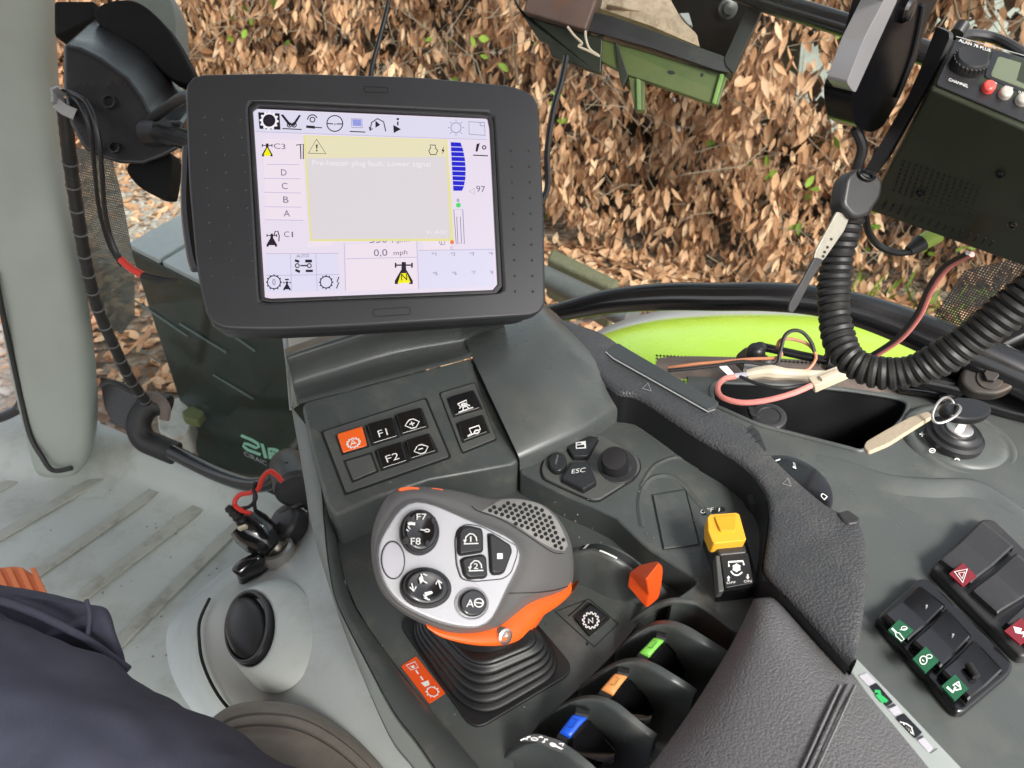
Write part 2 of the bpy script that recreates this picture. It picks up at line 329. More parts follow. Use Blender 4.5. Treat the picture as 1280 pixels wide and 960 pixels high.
greenl = leaf_material('fresh green leaves', [(0, (.14, .24, .03)), (.5, (.26, .38, .05)), (1, (.10, .17, .03))])
hd, hn = np.array(HD), np.array(HN)
hedge = thing('beech_hedge', 'tall copper leaved beech hedge running along beyond the cab windows', 'hedge', tuple((HA + HB) / 2 + Vector((0, 0, GZ))))
def inframe(P, m=120):
    q = (P - np.array(CAM)) @ np.array(RM); dp = -q[:, 2]; x = 640 + q[:, 0] / dp * FPX; y = 480 - q[:, 1] / dp * FPX
    return x, y, (dp > 0) & (x > -m) & (x < 1280 + m) & (y > -160) & (y < 600)
def hbulge(t, z): return .16 * np.sin(t * 2.1) + .12 * np.sin(t * 4.7 + z * 2.2) + .10 * np.sin(z * 5.1 + t * 1.3)
GAPS = ((1012, 72, 40, 50, .22), (1245, 22, 50, 40, .40), (1048, 130, 30, 34, .45))
# tufts of hanging leaves, several to a twig end
NT = 12500
t = rng.random(NT) * HL; z = GZ + .02 + 2.5 * rng.random(NT) ** 1.05; depth = rng.random(NT) ** 1.4 * .75
T0 = np.array(HA) + hd * t[:, None] + hn * (.25 + hbulge(t, z) - depth)[:, None]; T0[:, 2] = z
x, y, ok = inframe(T0)
for (gx, gy, rx, ry, keep) in GAPS: ok &= ~((((x - gx) / rx) ** 2 + ((y - gy) / ry) ** 2 < 1) & (rng.random(NT) > keep))
ok &= ~((z < GZ + .12) & (rng.random(NT) > .6)); ok &= ~((np.sin(t * 5.3 + z * 3.1) * np.sin(z * 6.7 - t * 2.2) + .35 * np.sin(t * 13.1 + z * 9.0) > .62) & (depth < .45) & (rng.random(NT) > .15)); T0 = T0[ok]; NT = len(T0)
per = 4 + (rng.random(NT) * 6).astype(int); idx = np.repeat(np.arange(NT), per); n = len(idx)
lean = unit(np.array([0, 0, -1.0]) + rng.normal(0, .24, (NT, 3)) + hn * .15); size = .6 + .75 * rng.random(NT)
P = T0[idx] + rng.normal(0, .028, (n, 3)) * [1, 1, 1.3]; di = unit(lean[idx] + rng.normal(0, .24, (n, 3))); nr = unit(hn * 1.0 + rng.normal(0, .85, (n, 3)))
ln = (.046 + .062 * rng.random(n)) * size[idx]; leaves('foliage', P, di, nr, ln, ln * (.26 + .20 * rng.random(n)), copper, hedge, .6)
# dark leaf backing deep inside; the hedge's inner shade is in its colour
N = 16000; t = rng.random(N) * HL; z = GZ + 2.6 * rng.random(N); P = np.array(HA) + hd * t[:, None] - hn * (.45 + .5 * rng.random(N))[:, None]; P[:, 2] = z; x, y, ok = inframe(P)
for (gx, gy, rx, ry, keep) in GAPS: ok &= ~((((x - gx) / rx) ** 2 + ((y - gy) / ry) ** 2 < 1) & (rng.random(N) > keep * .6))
P = P[ok]; n = len(P); ln = .11 + .06 * rng.random(n); leaves('inner_foliage', P, unit(np.array([0, 0, -1.0]) + rng.normal(0, .5, (n, 3))), unit(hn + rng.normal(0, .5, (n, 3))), ln, ln * .6, leaf_material('shade coloured leaves', [(0, (.10, .06, .035)), (.5, (.17, .10, .055)), (1, (.06, .045, .03))]), hedge)
k = 800; t = rng.random(k) * HL; z = GZ + .05 + 2.0 * rng.random(k); P = np.array(HA) + hd * t[:, None] + hn * (.3 + .12 * np.sin(t * 2.1))[:, None]; P[:, 2] = z
x, y, ok = inframe(P); c2 = (np.sin(t * 3.3) + np.sin(z * 6 + t) > .75) | ((x > 1080) & (y > 230)) | ((x > 860) & (x < 960) & (y > 100) & (y < 170)); P = P[ok & c2]; n = len(P)
leaves('green_shoots', P, unit(rng.normal(0, 1, (n, 3)) + [0, 0, .4]), unit(hn + rng.normal(0, .8, (n, 3))), .05 + .05 * rng.random(n), .03 + .02 * rng.random(n), greenl, hedge)
for i in range(46):
    tt = random.random() * HL; b0 = HA + HD * tt - HN * random.uniform(.0, .45) + Vector((0, 0, GZ)); pts = [b0]; d = Vector((random.uniform(-.3, .3), random.uniform(-.2, .2), 1))
    for k in range(6):
        d = (d + Vector((random.uniform(-.5, .5), random.uniform(-.4, .4), random.uniform(-.1, .3)))).normalized(); pts.append(pts[-1] + d * .42)
    r0 = random.uniform(.006, .018); g = G().tube(sm(pts, 4), [r0 * (1 - .8 * k / 24) for k in range(25)], 6); obj('stem', g, M['twig'], hedge)
# thin cross twigs, one part
g = G()
for i in range(1500):
    tt = random.random() * HL; b0 = HA + HD * tt + HN * random.uniform(-.2, .5) + Vector((0, 0, GZ + random.random() * 2.3)); d = Vector((random.uniform(-1, 1), random.uniform(-1, 1), random.uniform(-.5, .8))).normalized()
    e = Vector((random.uniform(-1, 1), random.uniform(-1, 1), random.uniform(-1, 1))) * .08
    g.tube([b0, b0 + d * .2 + e, b0 + d * random.uniform(.35, .6)], [.0035, .003, .0015], 4, cap=False)
tag(obj('twigs', g, M['twig'], hedge), kind='stuff')
# mossy trunk and pale wall behind the thin place
tb = D(985, 75, 5.0) ; tb.z = GZ
g = G().tube(sm([tb, tb + Vector((.02, 0, .8)), tb + Vector((-.03, .02, 1.5)), tb + Vector((.06, 0, 2.6))], 5), [.10, .09, .085, .085, .085, .085, .085, .085, .085, .085, .08, .08, .08, .08, .08, .08], 12)
tr = thing('tree', 'mossy grey tree trunk standing behind the thin place in the hedge', 'tree', tb); obj('trunk', g, M['bark'], tr)
for a, e in (((0, 0, 1.3), (-.5, -.1, 2.0)), ((0, 0, 1.5), (.6, -.1, 2.1)), ((.02, 0, 1.7), (-.3, .2, 2.5))):
    g = G().tube(sm([tb + Vector(a), tb + (Vector(a) + Vector(e)) / 2 + Vector((0, 0, .08)), tb + Vector(e)], 5), [.035 - .0025 * i for i in range(11)], 8); obj('limb', g, M['bark'], tr)
g = G(); wa, wb = D(965, 75, 7.2), D(1420, 75, 6.2); wa.z = wb.z = 0
g.box((wa + wb) / 2 + Vector((0, 0, GZ + 1.1)), wb - wa, HN * .2, (0, 0, 2.2))
tag(obj('garden_wall', g, M['render'], bev=.02), 'pale rendered wall glimpsed through the thin place in the hedge', 'wall')
# leaf litter and pebbles, each one mass nobody could count
N = 16000; P = np.zeros((N, 3)); t = rng.random(N) * HL; s = .3 + rng.random(N) ** 1.5 * 2.6
P[:] = np.array(HA) + hd * t[:, None] + hn * s[:, None]; P[:, 2] = GZ + .012 + .02 * rng.random(N); x, y, ok = inframe(P); P = P[ok]; n = len(P)
an = rng.random(n) * 6.28; leaves('leaf_litter', P, unit(np.stack([np.cos(an), np.sin(an), rng.normal(.1, .2, n)], 1)), unit(np.array([0, 0, 1.0]) + rng.normal(0, .35, (n, 3))), .07 + .05 * rng.random(n), .03 + .025 * rng.random(n), copper)
tag(bpy.data.objects['leaf_litter'], kind='stuff')
g = G(); ico = bmesh.new(); bmesh.ops.create_icosphere(ico, subdivisions=1, radius=1); iv = [v.co.copy() for v in ico.verts]; iff = [tuple(v.index for v in f.verts) for f in ico.faces]; ico.free()
for i in range(2600):
    q = Z(random.uniform(120, 270), random.uniform(205, 330), GZ) if i < 1900 else Z(random.uniform(-60, 40), random.uniform(330, 540), GZ); r = random.uniform(.02, .055)
    mtx = Matrix.Rotation(random.random() * 6, 3, 'Z'); g.add([q + mtx @ Vector((v.x * r * 1.3, v.y * r, v.z * r * .7 + .01)) for v in iv], iff)
pm = leaf_material('pebbles', [(0, (.30, .27, .24)), (.3, (.50, .45, .40)), (.6, (.40, .32, .26)), (1, (.60, .57, .53))])
tag(obj('gravel', g, pm, ang=80), kind='stuff')
# grass at the right foot of the hedge
N = 220; P = np.stack([rng.uniform(2.2, 3.6, N), np.zeros(N), np.full(N, GZ)], 1); tt = (P[:, 0] - HA.x) / HD.x; base = np.array(HA) + hd * tt[:, None] + hn * (.1 + 1.1 * rng.random(N))[:, None]; base[:, 2] = GZ
leaves('grass', base, unit(np.array([0, 0, 1.0]) + rng.normal(0, .4, (N, 3))), unit(hn + rng.normal(0, .6, (N, 3))), .10 + .14 * rng.random(N), .010 + .008 * rng.random(N), greenl)
tag(bpy.data.objects['grass'], kind='stuff')
# dark green steel tank beyond the front glass, pale lid in two halves
tz = .12; tk = thing('fuel_tank', 'dark green steel tank with a pale grey two piece lid outside the lower windscreen', 'tank', Z(200, 330, -1.0))
A, B = Z(161, 312, tz), Z(470, 470, tz); back = Z(232, 272, tz) - A; U = B - A; dn = Vector((0, 0, -1.15))
g = G().slab([A, B, B + back, A + back], dn); obj('tank_body', g, M['tank'], tk, bev=.012)
for f0, f1 in ((0, .158), (.178, 1.0)):
    g = G().slab([A + U * f0 + Vector((0, 0, .022)), A + U * f1 + Vector((0, 0, .022)), A + U * f1 + back + Vector((0, 0, .022)), A + U * f0 + back + Vector((0, 0, .022))], Vector((0, 0, -.018))); obj('lid', g, M['lid'], tk, bev=.004)
SF = ps(A, B, A + dn)
g = G()
for a, b_ in (((170, 375), (236, 420)), ((284, 413), (320, 438)), ((177, 436), (205, 455)), ((268, 468), (318, 498)), ((226, 404), (284, 440))): g.tube([SF(*a, .004), SF(*b_, .004)], 0.0035, 8)
obj('seam_bead', g, mat('dull weld bead', (.10, .13, .12), .5), tk)
# concrete rubble and a yellow green block at its foot
q = Z(222, 512, -.55); 
g = G().prism(zs(-.5), rnd([(196, 512), (224, 494), (240, 512), (236, 540), (216, 548), (198, 538)], 6), -.10, 0); tag(obj('concrete_lump', g, M['concrete'], bev=.02), 'pale chipped concrete lump beside the foot of the dark tank', 'rubble')
g = G().prism(zs(-.47), rnd([(226, 514), (240, 506), (256, 514), (247, 526), (230, 522)], 3), -.035, 0); tag(obj('plastic_block', g, mat('yellow green plastic', (.10, .11, .025), .6), bev=.01), 'small yellow green block on the concrete beside the dark tank', 'block')
M['pipe'] = mat('dull grey pipe', (.085, .09, .09), .5, dirt=(.16, .15, .14), dirt_amt=.6)
# grey pipe and stone blocks at the hedge foot
g = G().tube([D(640, 326, 3.6), D(790, 398, 3.1)], .05, 16); tag(obj('grey_pipe', g, M['pipe']), 'long grey pipe lying on the ground at the foot of the hedge', 'pipe')
g = G().slab([D(690, 308, 3.9), D(775, 350, 3.6), D(768, 362, 3.5), D(684, 322, 3.8)], Vector((0, .03, -.25))); tag(obj('timber_beam', g, M['bark'], bev=.02), 'weathered timber beam on the ground between hedge and grey pipe', 'timber')
# ================================================================== CAB SHELL
fl = thing('cab_floor', None, None, Z(150, 750, 0)); tag(fl, kind='structure')
g = G().prism(zs(0), [(-250, 515), (0, 520), (60, 560), (125, 560), (235, 598), (330, 655), (440, 690), (760, 900), (760, 1500), (-500, 1500)], -.05, 0); obj('floor_mat', g, M['floor'], fl)
rows = [[Z(x, y, z) for x, y in sm2(pp, 5, False)] for z, pp in ((.0004, [(-60, 622), (60, 626), (142, 622), (222, 645), (296, 678), (338, 700)]), (.003, [(-60, 602), (60, 608), (140, 603), (225, 630), (300, 662), (345, 685)]), (.012, [(-60, 580), (60, 596), (140, 590), (230, 618), (305, 648), (352, 672)]), (.04, [(-60, 556), (60, 575), (140, 570), (232, 602), (312, 632), (358, 655)]), (.065, [(-60, 532), (60, 540), (134, 548), (232, 590), (318, 619), (362, 640)]), (.06, [(-60, 520), (60, 520), (128, 530), (234, 580), (322, 610), (366, 630)]))]
obj('sill', G().loft(rows), M['floor'], fl, sub=1)
for a, b_, w in (((-30, 625), (20, 602), 9), ((-20, 683), (144, 588), 10), ((46, 718), (201, 610), 11), ((106, 744), (254, 632), 13), ((148, 806), (294, 662), 13)):
    d = Vector(b_) - Vector(a); an = math.degrees(math.atan2(d.y, d.x)); pl = ell(*b_, w / 2, rot=an, n=9, a0=-90, a1=90) + ell(*a, w / 2, rot=an, n=9, a0=90, a1=270)
    obj('floor_rib', G().prism(zs(.001), pl, 0, .006), M['rib'], fl, bev=.0012)
# front pillar
lv = [(-200, -85, 58), (-60, -58, 64), (60, -40, 68), (180, -22, 76), (300, -8, 96), (420, 8, 116), (500, 27, 122), (545, 38, 120), (566, 44, 114), (580, 52, 100)]
rows = []
for i, (y, a, b_) in enumerate(lv):
    d = 1.10 + (y + 200) / 780 * .62; w = (b_ - a) / 2; c = (a + b_) / 2; r = []
    for k in range(20):
        th = 2 * math.pi * k / 20; cx, sx = math.cos(th), math.sin(th); ex = math.copysign(abs(cx) ** .55, cx); ey = math.copysign(abs(sx) ** .7, sx)
        p = D(c, y + (5 if i < 8 else 3), d); px = D(c + w, y, d) - D(c, y, d); r.append(p + px * ex + Vector((-.15, .97, .1)) * (ey * .055))
    rows.append(r)
pi = thing('front_pillar', 'pale grey green cladding of the upright pillar at far left', 'pillar', Z(80, 588, 0)); obj('cladding', G().loft(rows, cu=True, cap=True), M['pillar'], pi, sub=1)
g = G().tube(sm([D(-6, 340, 1.47), D(2, 385, 1.5), D(14, 440, 1.55), D(27, 500, 1.6), D(38, 545, 1.63), D(52, 570, 1.64), D(66, 588, 1.645), D(90, 585, 1.645)], 5), .0055, 8); obj('door_seal', g, M['rubber'], pi)
g = G().prism(zs(.012), sm2([(40, 575), (46, 588), (62, 594), (90, 590), (112, 578), (126, 540), (118, 530), (60, 560)]), -.01, .012); obj('pillar_foot', g, M['pale'], pi, bev=.006)
# door frame curve at far left
g = G().tube(sm([D(-80, 545, 1.75), D(-20, 528, 1.75), (D(10, 518, 1.75)), D(26, 506, 1.75), D(28, 480, 1.75), D(22, 420, 1.75), D(8, 330, 1.72), D(0, 260, 1.7)], 6), .012, 10)
tag(obj('door_frame', g, M['tube']), 'thin black curved door frame at the far left edge behind the pillar', 'door frame')
# glass: one upright pane from the pillar foot round to the right rail
GLA, GLB = Z(126, 520, .06), D(1000, 372, .97); GS = ps(GLA, GLB, GLA + Vector((0, 0, 1)))
wn = thing('side_window', 'clear glass pane beside the driver with black dotted edge and green sticker', 'window', GLA)
g = G().prism(GS, [(70, -120), (112, 300), (130, 500), (175, 560), (335, 615), (400, 590), (640, 420), (760, 395), (1000, 372), (1200, 430), (1320, 480), (1400, -120)], -.003, .003); obj('pane', g, glass_mat('window glass'), wn)
def uvpart(name, S, poly, h, m, parent, scale=1.0):
    o = obj(name, G().flat(S, poly, h), m, parent, smooth=False); me = o.data; uv = me.uv_layers.new(name='uv')
    a = S(*poly[0]); u = (S(*poly[1]) - a).normalized(); n = S.n; w = n.cross(u)
    for lp in me.loops:
        p = me.vertices[lp.vertex_index].co + Vector(root(parent).location) - a; uv.data[lp.index].uv = (p.dot(u), p.dot(w))
    return o
uvpart('dotted_band', GS, [(90, 185), (136, 195), (150, 250), (165, 330), (166, 395), (150, 420), (118, 400), (100, 300)], -.006, dots_mat('black glass dots', (.10, .10, .098), 190, .19), wn)
uvpart('dotted_band', GS, [(1165, 395), (1205, 335), (1260, 322), (1330, 330), (1330, 480), (1190, 430)], .006, dots_mat('black glass corner dots', (.012, .012, .012), 330, .30), wn)
uvpart('dotted_band', GS, [(820, 440), (1090, 452), (1090, 500), (820, 480)], .006, dots_mat('black sill dots', (.012, .012, .012), 190, .42), wn)
st = cr(280, 520, 10.667)
g = G(); h = .007
g.ribbon(GS, st((255, 235), (400, 295), (480, 345), (490, 385), (455, 400), (360, 355), (300, 340), (285, 375), (340, 425), (515, 490)), 3.6, h)
g.flat(GS, st((510, 335), (555, 350), (610, 540), (560, 535)), h); g.ribbon(GS, st((650, 545), (640, 480), (625, 410), (700, 420), (755, 445)), 4.2, h + .0005); g.ribbon(GS, st((640, 480), (700, 460)), 4, h + .001); g.ribbon(GS, st((655, 545), (735, 465)), 4, h + .001)
flatobj('sticker_lettering', g, M['greensign'], wn)
g = G(); pts = st((300, 500), (600, 640)); g.text(GS, 'CIRAIC', pts[0], pts[1], (-1.0, -5.5), h); flatobj('sticker_small_print', g, M['lilac'], wn)
# black grab rail along the sill with rubber elbow
rl = thing('sill_rail', 'black tube rail with rubber elbow along the foot of the window', 'rail', Z(180, 560, .05))
pp = [(216, 565), (262, 588), (300, 602), (325, 605), (343, 598), (362, 575), (395, 535), (440, 490)]; dd = [1.60, 1.54, 1.48, 1.44, 1.42, 1.40, 1.37, 1.33]
obj('rail_tube', G().tube(sm([D(x, y, d) for (x, y), d in zip(pp, dd)], 6), .0165, 14), M['tube'], rl)
pp = [(210, 508), (196, 505), (180, 514), (173, 532), (180, 549), (198, 558), (220, 567)]
obj('elbow', G().tube(sm([D(x, y, 1.62) for x, y in pp], 6), .0255, 14), M['rubber'], rl)
obj('elbow_collar', G().tube(sm([D(185, 495, 1.60), D(200, 500, 1.6), D(207, 512, 1.6), D(205, 525, 1.6)], 4), .011, 8), M['seal'], rl)
# black cover plate left of the elbow
g = G().prism(ds(1.66), rnd([(124, 470), (150, 478), (172, 490), (168, 545), (140, 528), (130, 510)], 5), -.02, 0); tag(obj('cover_plate', g, M['blackmid'], bev=.004), 'small dark plastic cover plate between pillar foot and rail elbow', 'cover')
# loom hose with pale bands
hp = [D(80, 128, 1.02), D(86, 188, 1.08), D(96, 260, 1.16), D(108, 330, 1.26), D(122, 385, 1.34), D(146, 440, 1.42), D(165, 478, 1.5), D(184, 503, 1.57)]; hp = sm(hp, 10)
M['band'] = mat('worn loom band', (.13, .13, .125), .5)
lm = thing('wire_loom', 'black braided wiring loom curving down beside the left pillar', 'cable', hp[-1]); obj('sleeve', G().tube(hp, [.0095 + .0009 * (i % 2) for i in range(len(hp))], 12), M['rubber'], lm)
for k in range(12, len(hp) - 1, 4): obj('band', G().tube([hp[k], hp[k].lerp(hp[k + 1], .22)], .0112, 12), M['band'], lm)
obj('branch', G().tube(sm([D(126, 482, 1.56), D(140, 478, 1.56), D(158, 485, 1.56), D(178, 497, 1.57)], 5), .006, 8), M['rubber'], lm)
# sensor housing on the pillar
M['matt'] = mat('matt black', (.006, .006, .006), .7, spec=.2)
hs = thing('camera_bracket_housing', 'bulky black plastic bracket housing fixed to the left pillar', 'bracket', D(150, 206, .98))
F = [(78, 55), (100, 60), (126, 73), (160, 98), (178, 122), (188, 142), (200, 152), (229, 152), (228, 184), (205, 197), (178, 207), (150, 206), (122, 198), (103, 187), (86, 155), (78, 110)]
rows = []
for dx, dy, d, k in ((0, 0, .972, 1), (34, -38, 1.12, .94)):
    cx, cy = 150, 130; rows.append([D(cx + (x - cx) * k + dx, cy + (y - cy) * k + dy, d) for x, y in F])
obj('housing', G().loft(rows, cu=True, cap=True), mat('satin black plastic', (.013, .013, .014), .34, bump=.05, bscale=700, dirt=(.06, .055, .05), dirt_amt=.3), hs, bev=.007, seg=4, ang=25)
S = ds(.968)
for x, y, r in ((136, 127, 8.5), (143, 184, 7)): 
    obj('screw_boss', G().lathe(S(x, y), S.n, [(r * .00104, -.006), (r * .00104, .0015), (r * .0008, .002), (r * .0007, -.004), (.0001, -.004)], 20, cap=False), M['rubber'], hs)
obj('collar', G().tube([D(186, 166, .97), D(204, 163, .955)], [.018, .016], 16), M['black'], hs); 
g = G().prism(ds(1.08), sm2([(118, 12), (140, 0), (172, 2), (205, 30), (228, 66), (242, 100), (215, 100), (170, 60), (125, 32)]), -.03, 0); obj('rear_shield', g, M['matt'], hs, bev=.008)
g = G().prism(ds(1.0), sm2([(160, 205), (212, 190), (211, 240), (204, 246), (190, 243), (168, 228)], 4), -.03, 0); obj('lower_flap', g, M['matt'], hs, bev=.006)
g = G().prism(ds(1.3), sm2([(150, -30), (190, -30), (215, 4), (221, 40), (220, 66), (205, 44), (180, 15), (160, -5)]), -.05, 0); tag(obj('mirror_shell', g, mat('grey dotted shell', (.19, .19, .18), .55, bump=.4, bscale=250), bev=.02), 'grey rounded mirror shell above the black bracket housing', 'mirror')
g = G().prism(ds(1.12), [(66, 0), (118, 0), (118, 22), (100, 30), (66, 46)], -.04, 0); tag(obj('pillar_cap', g, M['matt'], bev=.006), 'dark plastic cap at the very top between pillar and housing', 'cap')
# clip and thin cables
g = G(); S = ds(.955); g.ribbon(S, [(70, 114), (72, 122), (72, 132)], 3, .012, h0=-.012); g.ribbon(S, [(72, 130), (82, 138), (96, 144)], 14, .004, h0=0); g.ribbon(S, [(70, 116), (78, 112), (84, 116)], 3, .012, h0=-.012); tag(obj('cable_clip', g, M['grey'], bev=.001), 'small bent grey metal clip holding thin cables to the pillar', 'clip')
tag(obj('thin_cable', G().tube(sm([D(86, 118, .955), D(100, 130, .94), D(113, 165, .95), D(118, 210, .98), D(124, 262, 1.02), D(136, 305, 1.05), D(152, 332, 1.07)], 8), .0030, 8), M['black']), 'thin black cable with a plain end looping from the pillar clip', 'cable')
cb = thing('spliced_cable', 'thin black cable ending in a red sleeve and a bare tail beside the monitor', 'cable', D(150, 330, 1.02))
pp = sm([D(84, 114, .95), D(108, 128, .935), D(122, 165, .94), D(127, 210, .96), D(131, 262, .99), D(138, 295, 1.01), D(150, 322, 1.02), D(178, 343, 1.02)], 8); obj('wire', G().tube(pp, .0032, 8), M['black'], cb)
obj('red_sleeve', G().tube(sm([D(151, 324, 1.015), D(163, 335, 1.015), D(179, 344, 1.015)], 4), .0050, 10), M['red'], cb)
obj('tail', G().tube(sm([D(178, 344, 1.015), D(196, 349, 1.015), D(210, 350, 1.015), D(221, 349, 1.015)], 4), [.0052] * 6 + [.0045, .004, .0036, .003, .003, .0022, .002], 10), M['rubber'], cb)
# hanging black lead behind the monitor
tag(obj('aerial_lead', G().tube(sm([D(492, -40, .98), D(484, 10, .98), D(474, 50, .98), D(463, 100, .98), D(470, 160, .97)], 6), .0032, 8), M['black']), 'thin black lead hanging behind the top edge of the monitor', 'cable')
tag(obj('tray_lead', G().tube(sm([D(708, 70, .88), D(702, 100, .88), D(691, 140, .88), D(684, 190, .88), D(684, 236, .88), D(670, 260, .88)], 6), .0036, 8), M['black']), 'thin black lead hanging from the green tray beside the monitor', 'cable')
# pedal
pd = thing('brake_pedal', 'worn orange ribbed pedal on the floor behind the navy trouser leg', 'pedal', Z(20, 735, .1))
pl = rnd([(-40, 712), (25, 706), (46, 720), (58, 742), (40, 760), (-50, 760)], 10); obj('pad', G().prism(zs(.13), pl, -.02, 0), M['pedal'], pd, bev=.005)
for k in range(5): obj('rib', G().prism(zs(.13), [(-22 + k * 15, 712), (-15 + k * 15, 711), (8 + k * 15, 760), (0 + k * 15, 760)], 0, .005), M['pedal'], pd, bev=.0015)
obj('arm', G().tube([Z(0, 745, .11), Z(-10, 790, .0)], .012, 8), M['black'], pd)
# pale side pod with round air vent and sockets
pod = thing('side_pod', 'pale grey plastic side pod with a round black air vent below the console', 'side pod', Z(330, 800, 0))
O = [(300, 905), (270, 868), (252, 830), (248, 795), (252, 768), (264, 746), (300, 715), (345, 689), (372, 663), (384, 640), (388, 610)]
I = [(530, 990), (500, 950), (478, 905), (458, 860), (442, 820), (432, 785), (425, 755), (416, 725), (408, 690), (404, 660), (402, 640)]
n = len(O); rows = []
fl0 = [(x - 42, y + 6) if i < 5 else (x - 30 + 3 * i, y - 14 + i) for i, (x, y) in enumerate(O)]
rows.append([Z(x, y, .002) for x, y in fl0]); rows.append([Z(O[i][0] - 20 + 1.5 * i, O[i][1] - 2, .03) for i in range(n)]); rows.append([Z(O[i][0] - 3, O[i][1], .22) for i in range(n)]); rows.append([Z(*O[i], .33) for i in range(n)])
for f, z in ((.06, .36), (.25, .395), (.5, .43), (.75, .455), (1.0, .47), (1.15, .46)):
    rows.append([Z(O[i][0] * (1 - f) + I[i][0] * f, O[i][1] * (1 - f) + I[i][1] * f, z) for i in range(n)])
obj('shell', G().loft(rows), M['pale'], pod, sub=2)
g = G().tube(sm([Z(x, y, .345) for x, y in [(303, 905), (272, 868), (254, 830), (249, 800), (250, 775), (262, 748)]], 5), .0022, 6); obj('gap', g, M['groove'], pod)
VS = ps(Z(280, 800, .40), Z(345, 740, .44), Z(360, 850, .445))
vc, vn = VS(321, 791), (VS.n + Vector((-.75, -.05, .05))).normalized()
rim = [(x, y) for x, y in ell(323, 788, 43, 62, 8, 40)]
rows = [[VS(x, y, h) for x, y in ell(325 - dx, 790, rx, ry, 6, 40)] for rx, ry, h, dx in ((50, 72, -.012, -12), (46, 66, -.002, -9), (40, 59, .005, -4), (33, 52, .011, 2), (29, 48, .011, 4), (26, 45, .004, 4))]
obj('vent_surround', G().loft(rows, cu=True), M['pale'], pod, sub=1)
vt = obj('air_vent', G().frame(VS, ell(320, 790, 28, 46, 6, 40), ell(319, 790, 24, 41.5, 6, 40), .0, .017, n=40), M['black'], pod, bev=.0015)
obj('vent_well', G().prism(VS, ell(320, 790, 26, 44, 6, 36), -.004, .008), M['gloss'], vt)
rows = [[VS(318 + 23 * k * math.cos(a), 791 + 41 * k * math.sin(a), .010 + .014 * math.sqrt(max(0, 1 - k * k)) - .006 * k * math.cos(a)) for a in [j * math.pi / 16 for j in range(32)]] for k in (1, .92, .75, .5, .2, .02)]
obj('flap', G().loft(rows, cu=True, cap=True), M['black'], vt)
# hollow in the pod under the console edge
# sockets and plugs along the pod edge
PS = zs(.40); up = Vector((-.25, .1, .96)).normalized()
def sock(x, y, z): return Z(x, y, z)
so = thing('power_socket_strip', 'dark flanged strip of power sockets with hinged caps on the pod edge', 'sockets', Z(345, 690, .36))
g = G().prism(zs(.385), rnd([(293, 714), (318, 698), (348, 676), (378, 648), (390, 628), (398, 640), (390, 665), (352, 700), (322, 716), (300, 722)], 4), -.03, .0); obj('flange', g, M['blackmid'], so, bev=.003)
g = G().tube(sm([Z(296, 719, .40), Z(305, 709, .405), Z(318, 702, .405), Z(327, 699, .40)], 4), [.010, .011, .012, .012, .012, .012, .012, .012, .012, .012, .011, .010, .009], 10); obj('low_cap', g, M['gloss'], so, sub=1)
c = Z(347, 689, .40); obj('socket_ring', G().lathe(c, up, [(.024, -.01), (.024, .006), (.018, .007), (.018, -.005)], 24), M['metal'], so)
c = Z(363, 656, .405); obj('socket_cap', G().lathe(c, Vector((-.5, -.35, .8)), [(.027, -.01), (.027, .014), (.022, .019), (.010, .021)], 24), M['blackmid'], so, bev=.002)
obj('cap_hinge', G().tube(sm([Z(352, 642, .42), Z(364, 634, .43), Z(378, 628, .43), Z(386, 634, .42)], 4), .0065, 8), M['black'], so)
pg = thing('charger_plug', 'black ribbed charger plug with red wire standing in the pod socket', 'plug', Z(345, 690, .40))
a, e = Z(341, 686, .405), D(308, 655, 1.03); dr = (e - a)
obj('plug_body', G().lathe(a, dr, [(.012, 0), (.020, .004), (.0265, .022), (.027, .04), (.0235, .055), (.024, dr.length), (.021, dr.length + .004), (.012, dr.length + .005)], 24), M['gloss'], pg)
e2 = e + dr.normalized() * .004; obj('strain_relief', G().lathe(e2, dr + Vector((-.02, 0, .03)), [(.010, 0)] + [(.009 - .0006 * i + (.0015 if i % 2 else 0), .004 * i) for i in range(1, 8)] + [(.004, .032)], 14), M['rubber'], pg)
obj('label', G().box(D(305, 656, 1.0) + Vector((0, -.005, 0)), Vector((.012, .0, .006)), Vector((0, .003, .003)), Vector((.0, -.006, .010))), M['cream'], pg, bev=.001)
obj('red_wire', G().tube(sm([D(353, 602, 1.0), D(346, 594, 1.0), D(337, 589, 1.0), D(328, 598, 1.01), D(322, 612, 1.02), D(312, 616, 1.02), D(299, 619, 1.02), D(293, 629, 1.02), D(300, 637, 1.02), D(320, 645, 1.03), D(336, 657, 1.04)], 7), .0034, 8), M['red'], pg)
obj('black_wire', G().tube(sm([D(296, 636, 1.03), D(312, 633, 1.02), D(320, 622, 1.015), D(316, 610, 1.02), D(320, 604, 1.02), D(318, 630, 1.03), D(324, 650, 1.04), D(338, 658, 1.05), D(350, 655, 1.05)], 7), .0026, 8), M['black'], pg)
tp = thing('round_transformer', 'fat round black socket body beyond the red wire beside the console edge', 'socket', D(365, 600, 1.06))
obj('body', G().lathe(D(362, 588, 1.10), D(374, 622, 1.04) - D(362, 588, 1.10), [(.020, -.03), (.026, -.02), (.028, .0), (.028, .03), (.030, .032), (.030, .05), (.024, .055)], 24), M['blackmid'], tp, bev=.001)
obj('lever_tab', G().tube(sm([D(345, 588, 1.08), D(352, 580, 1.08), D(360, 582, 1.07)], 4), .006, 8), M['black'], tp)
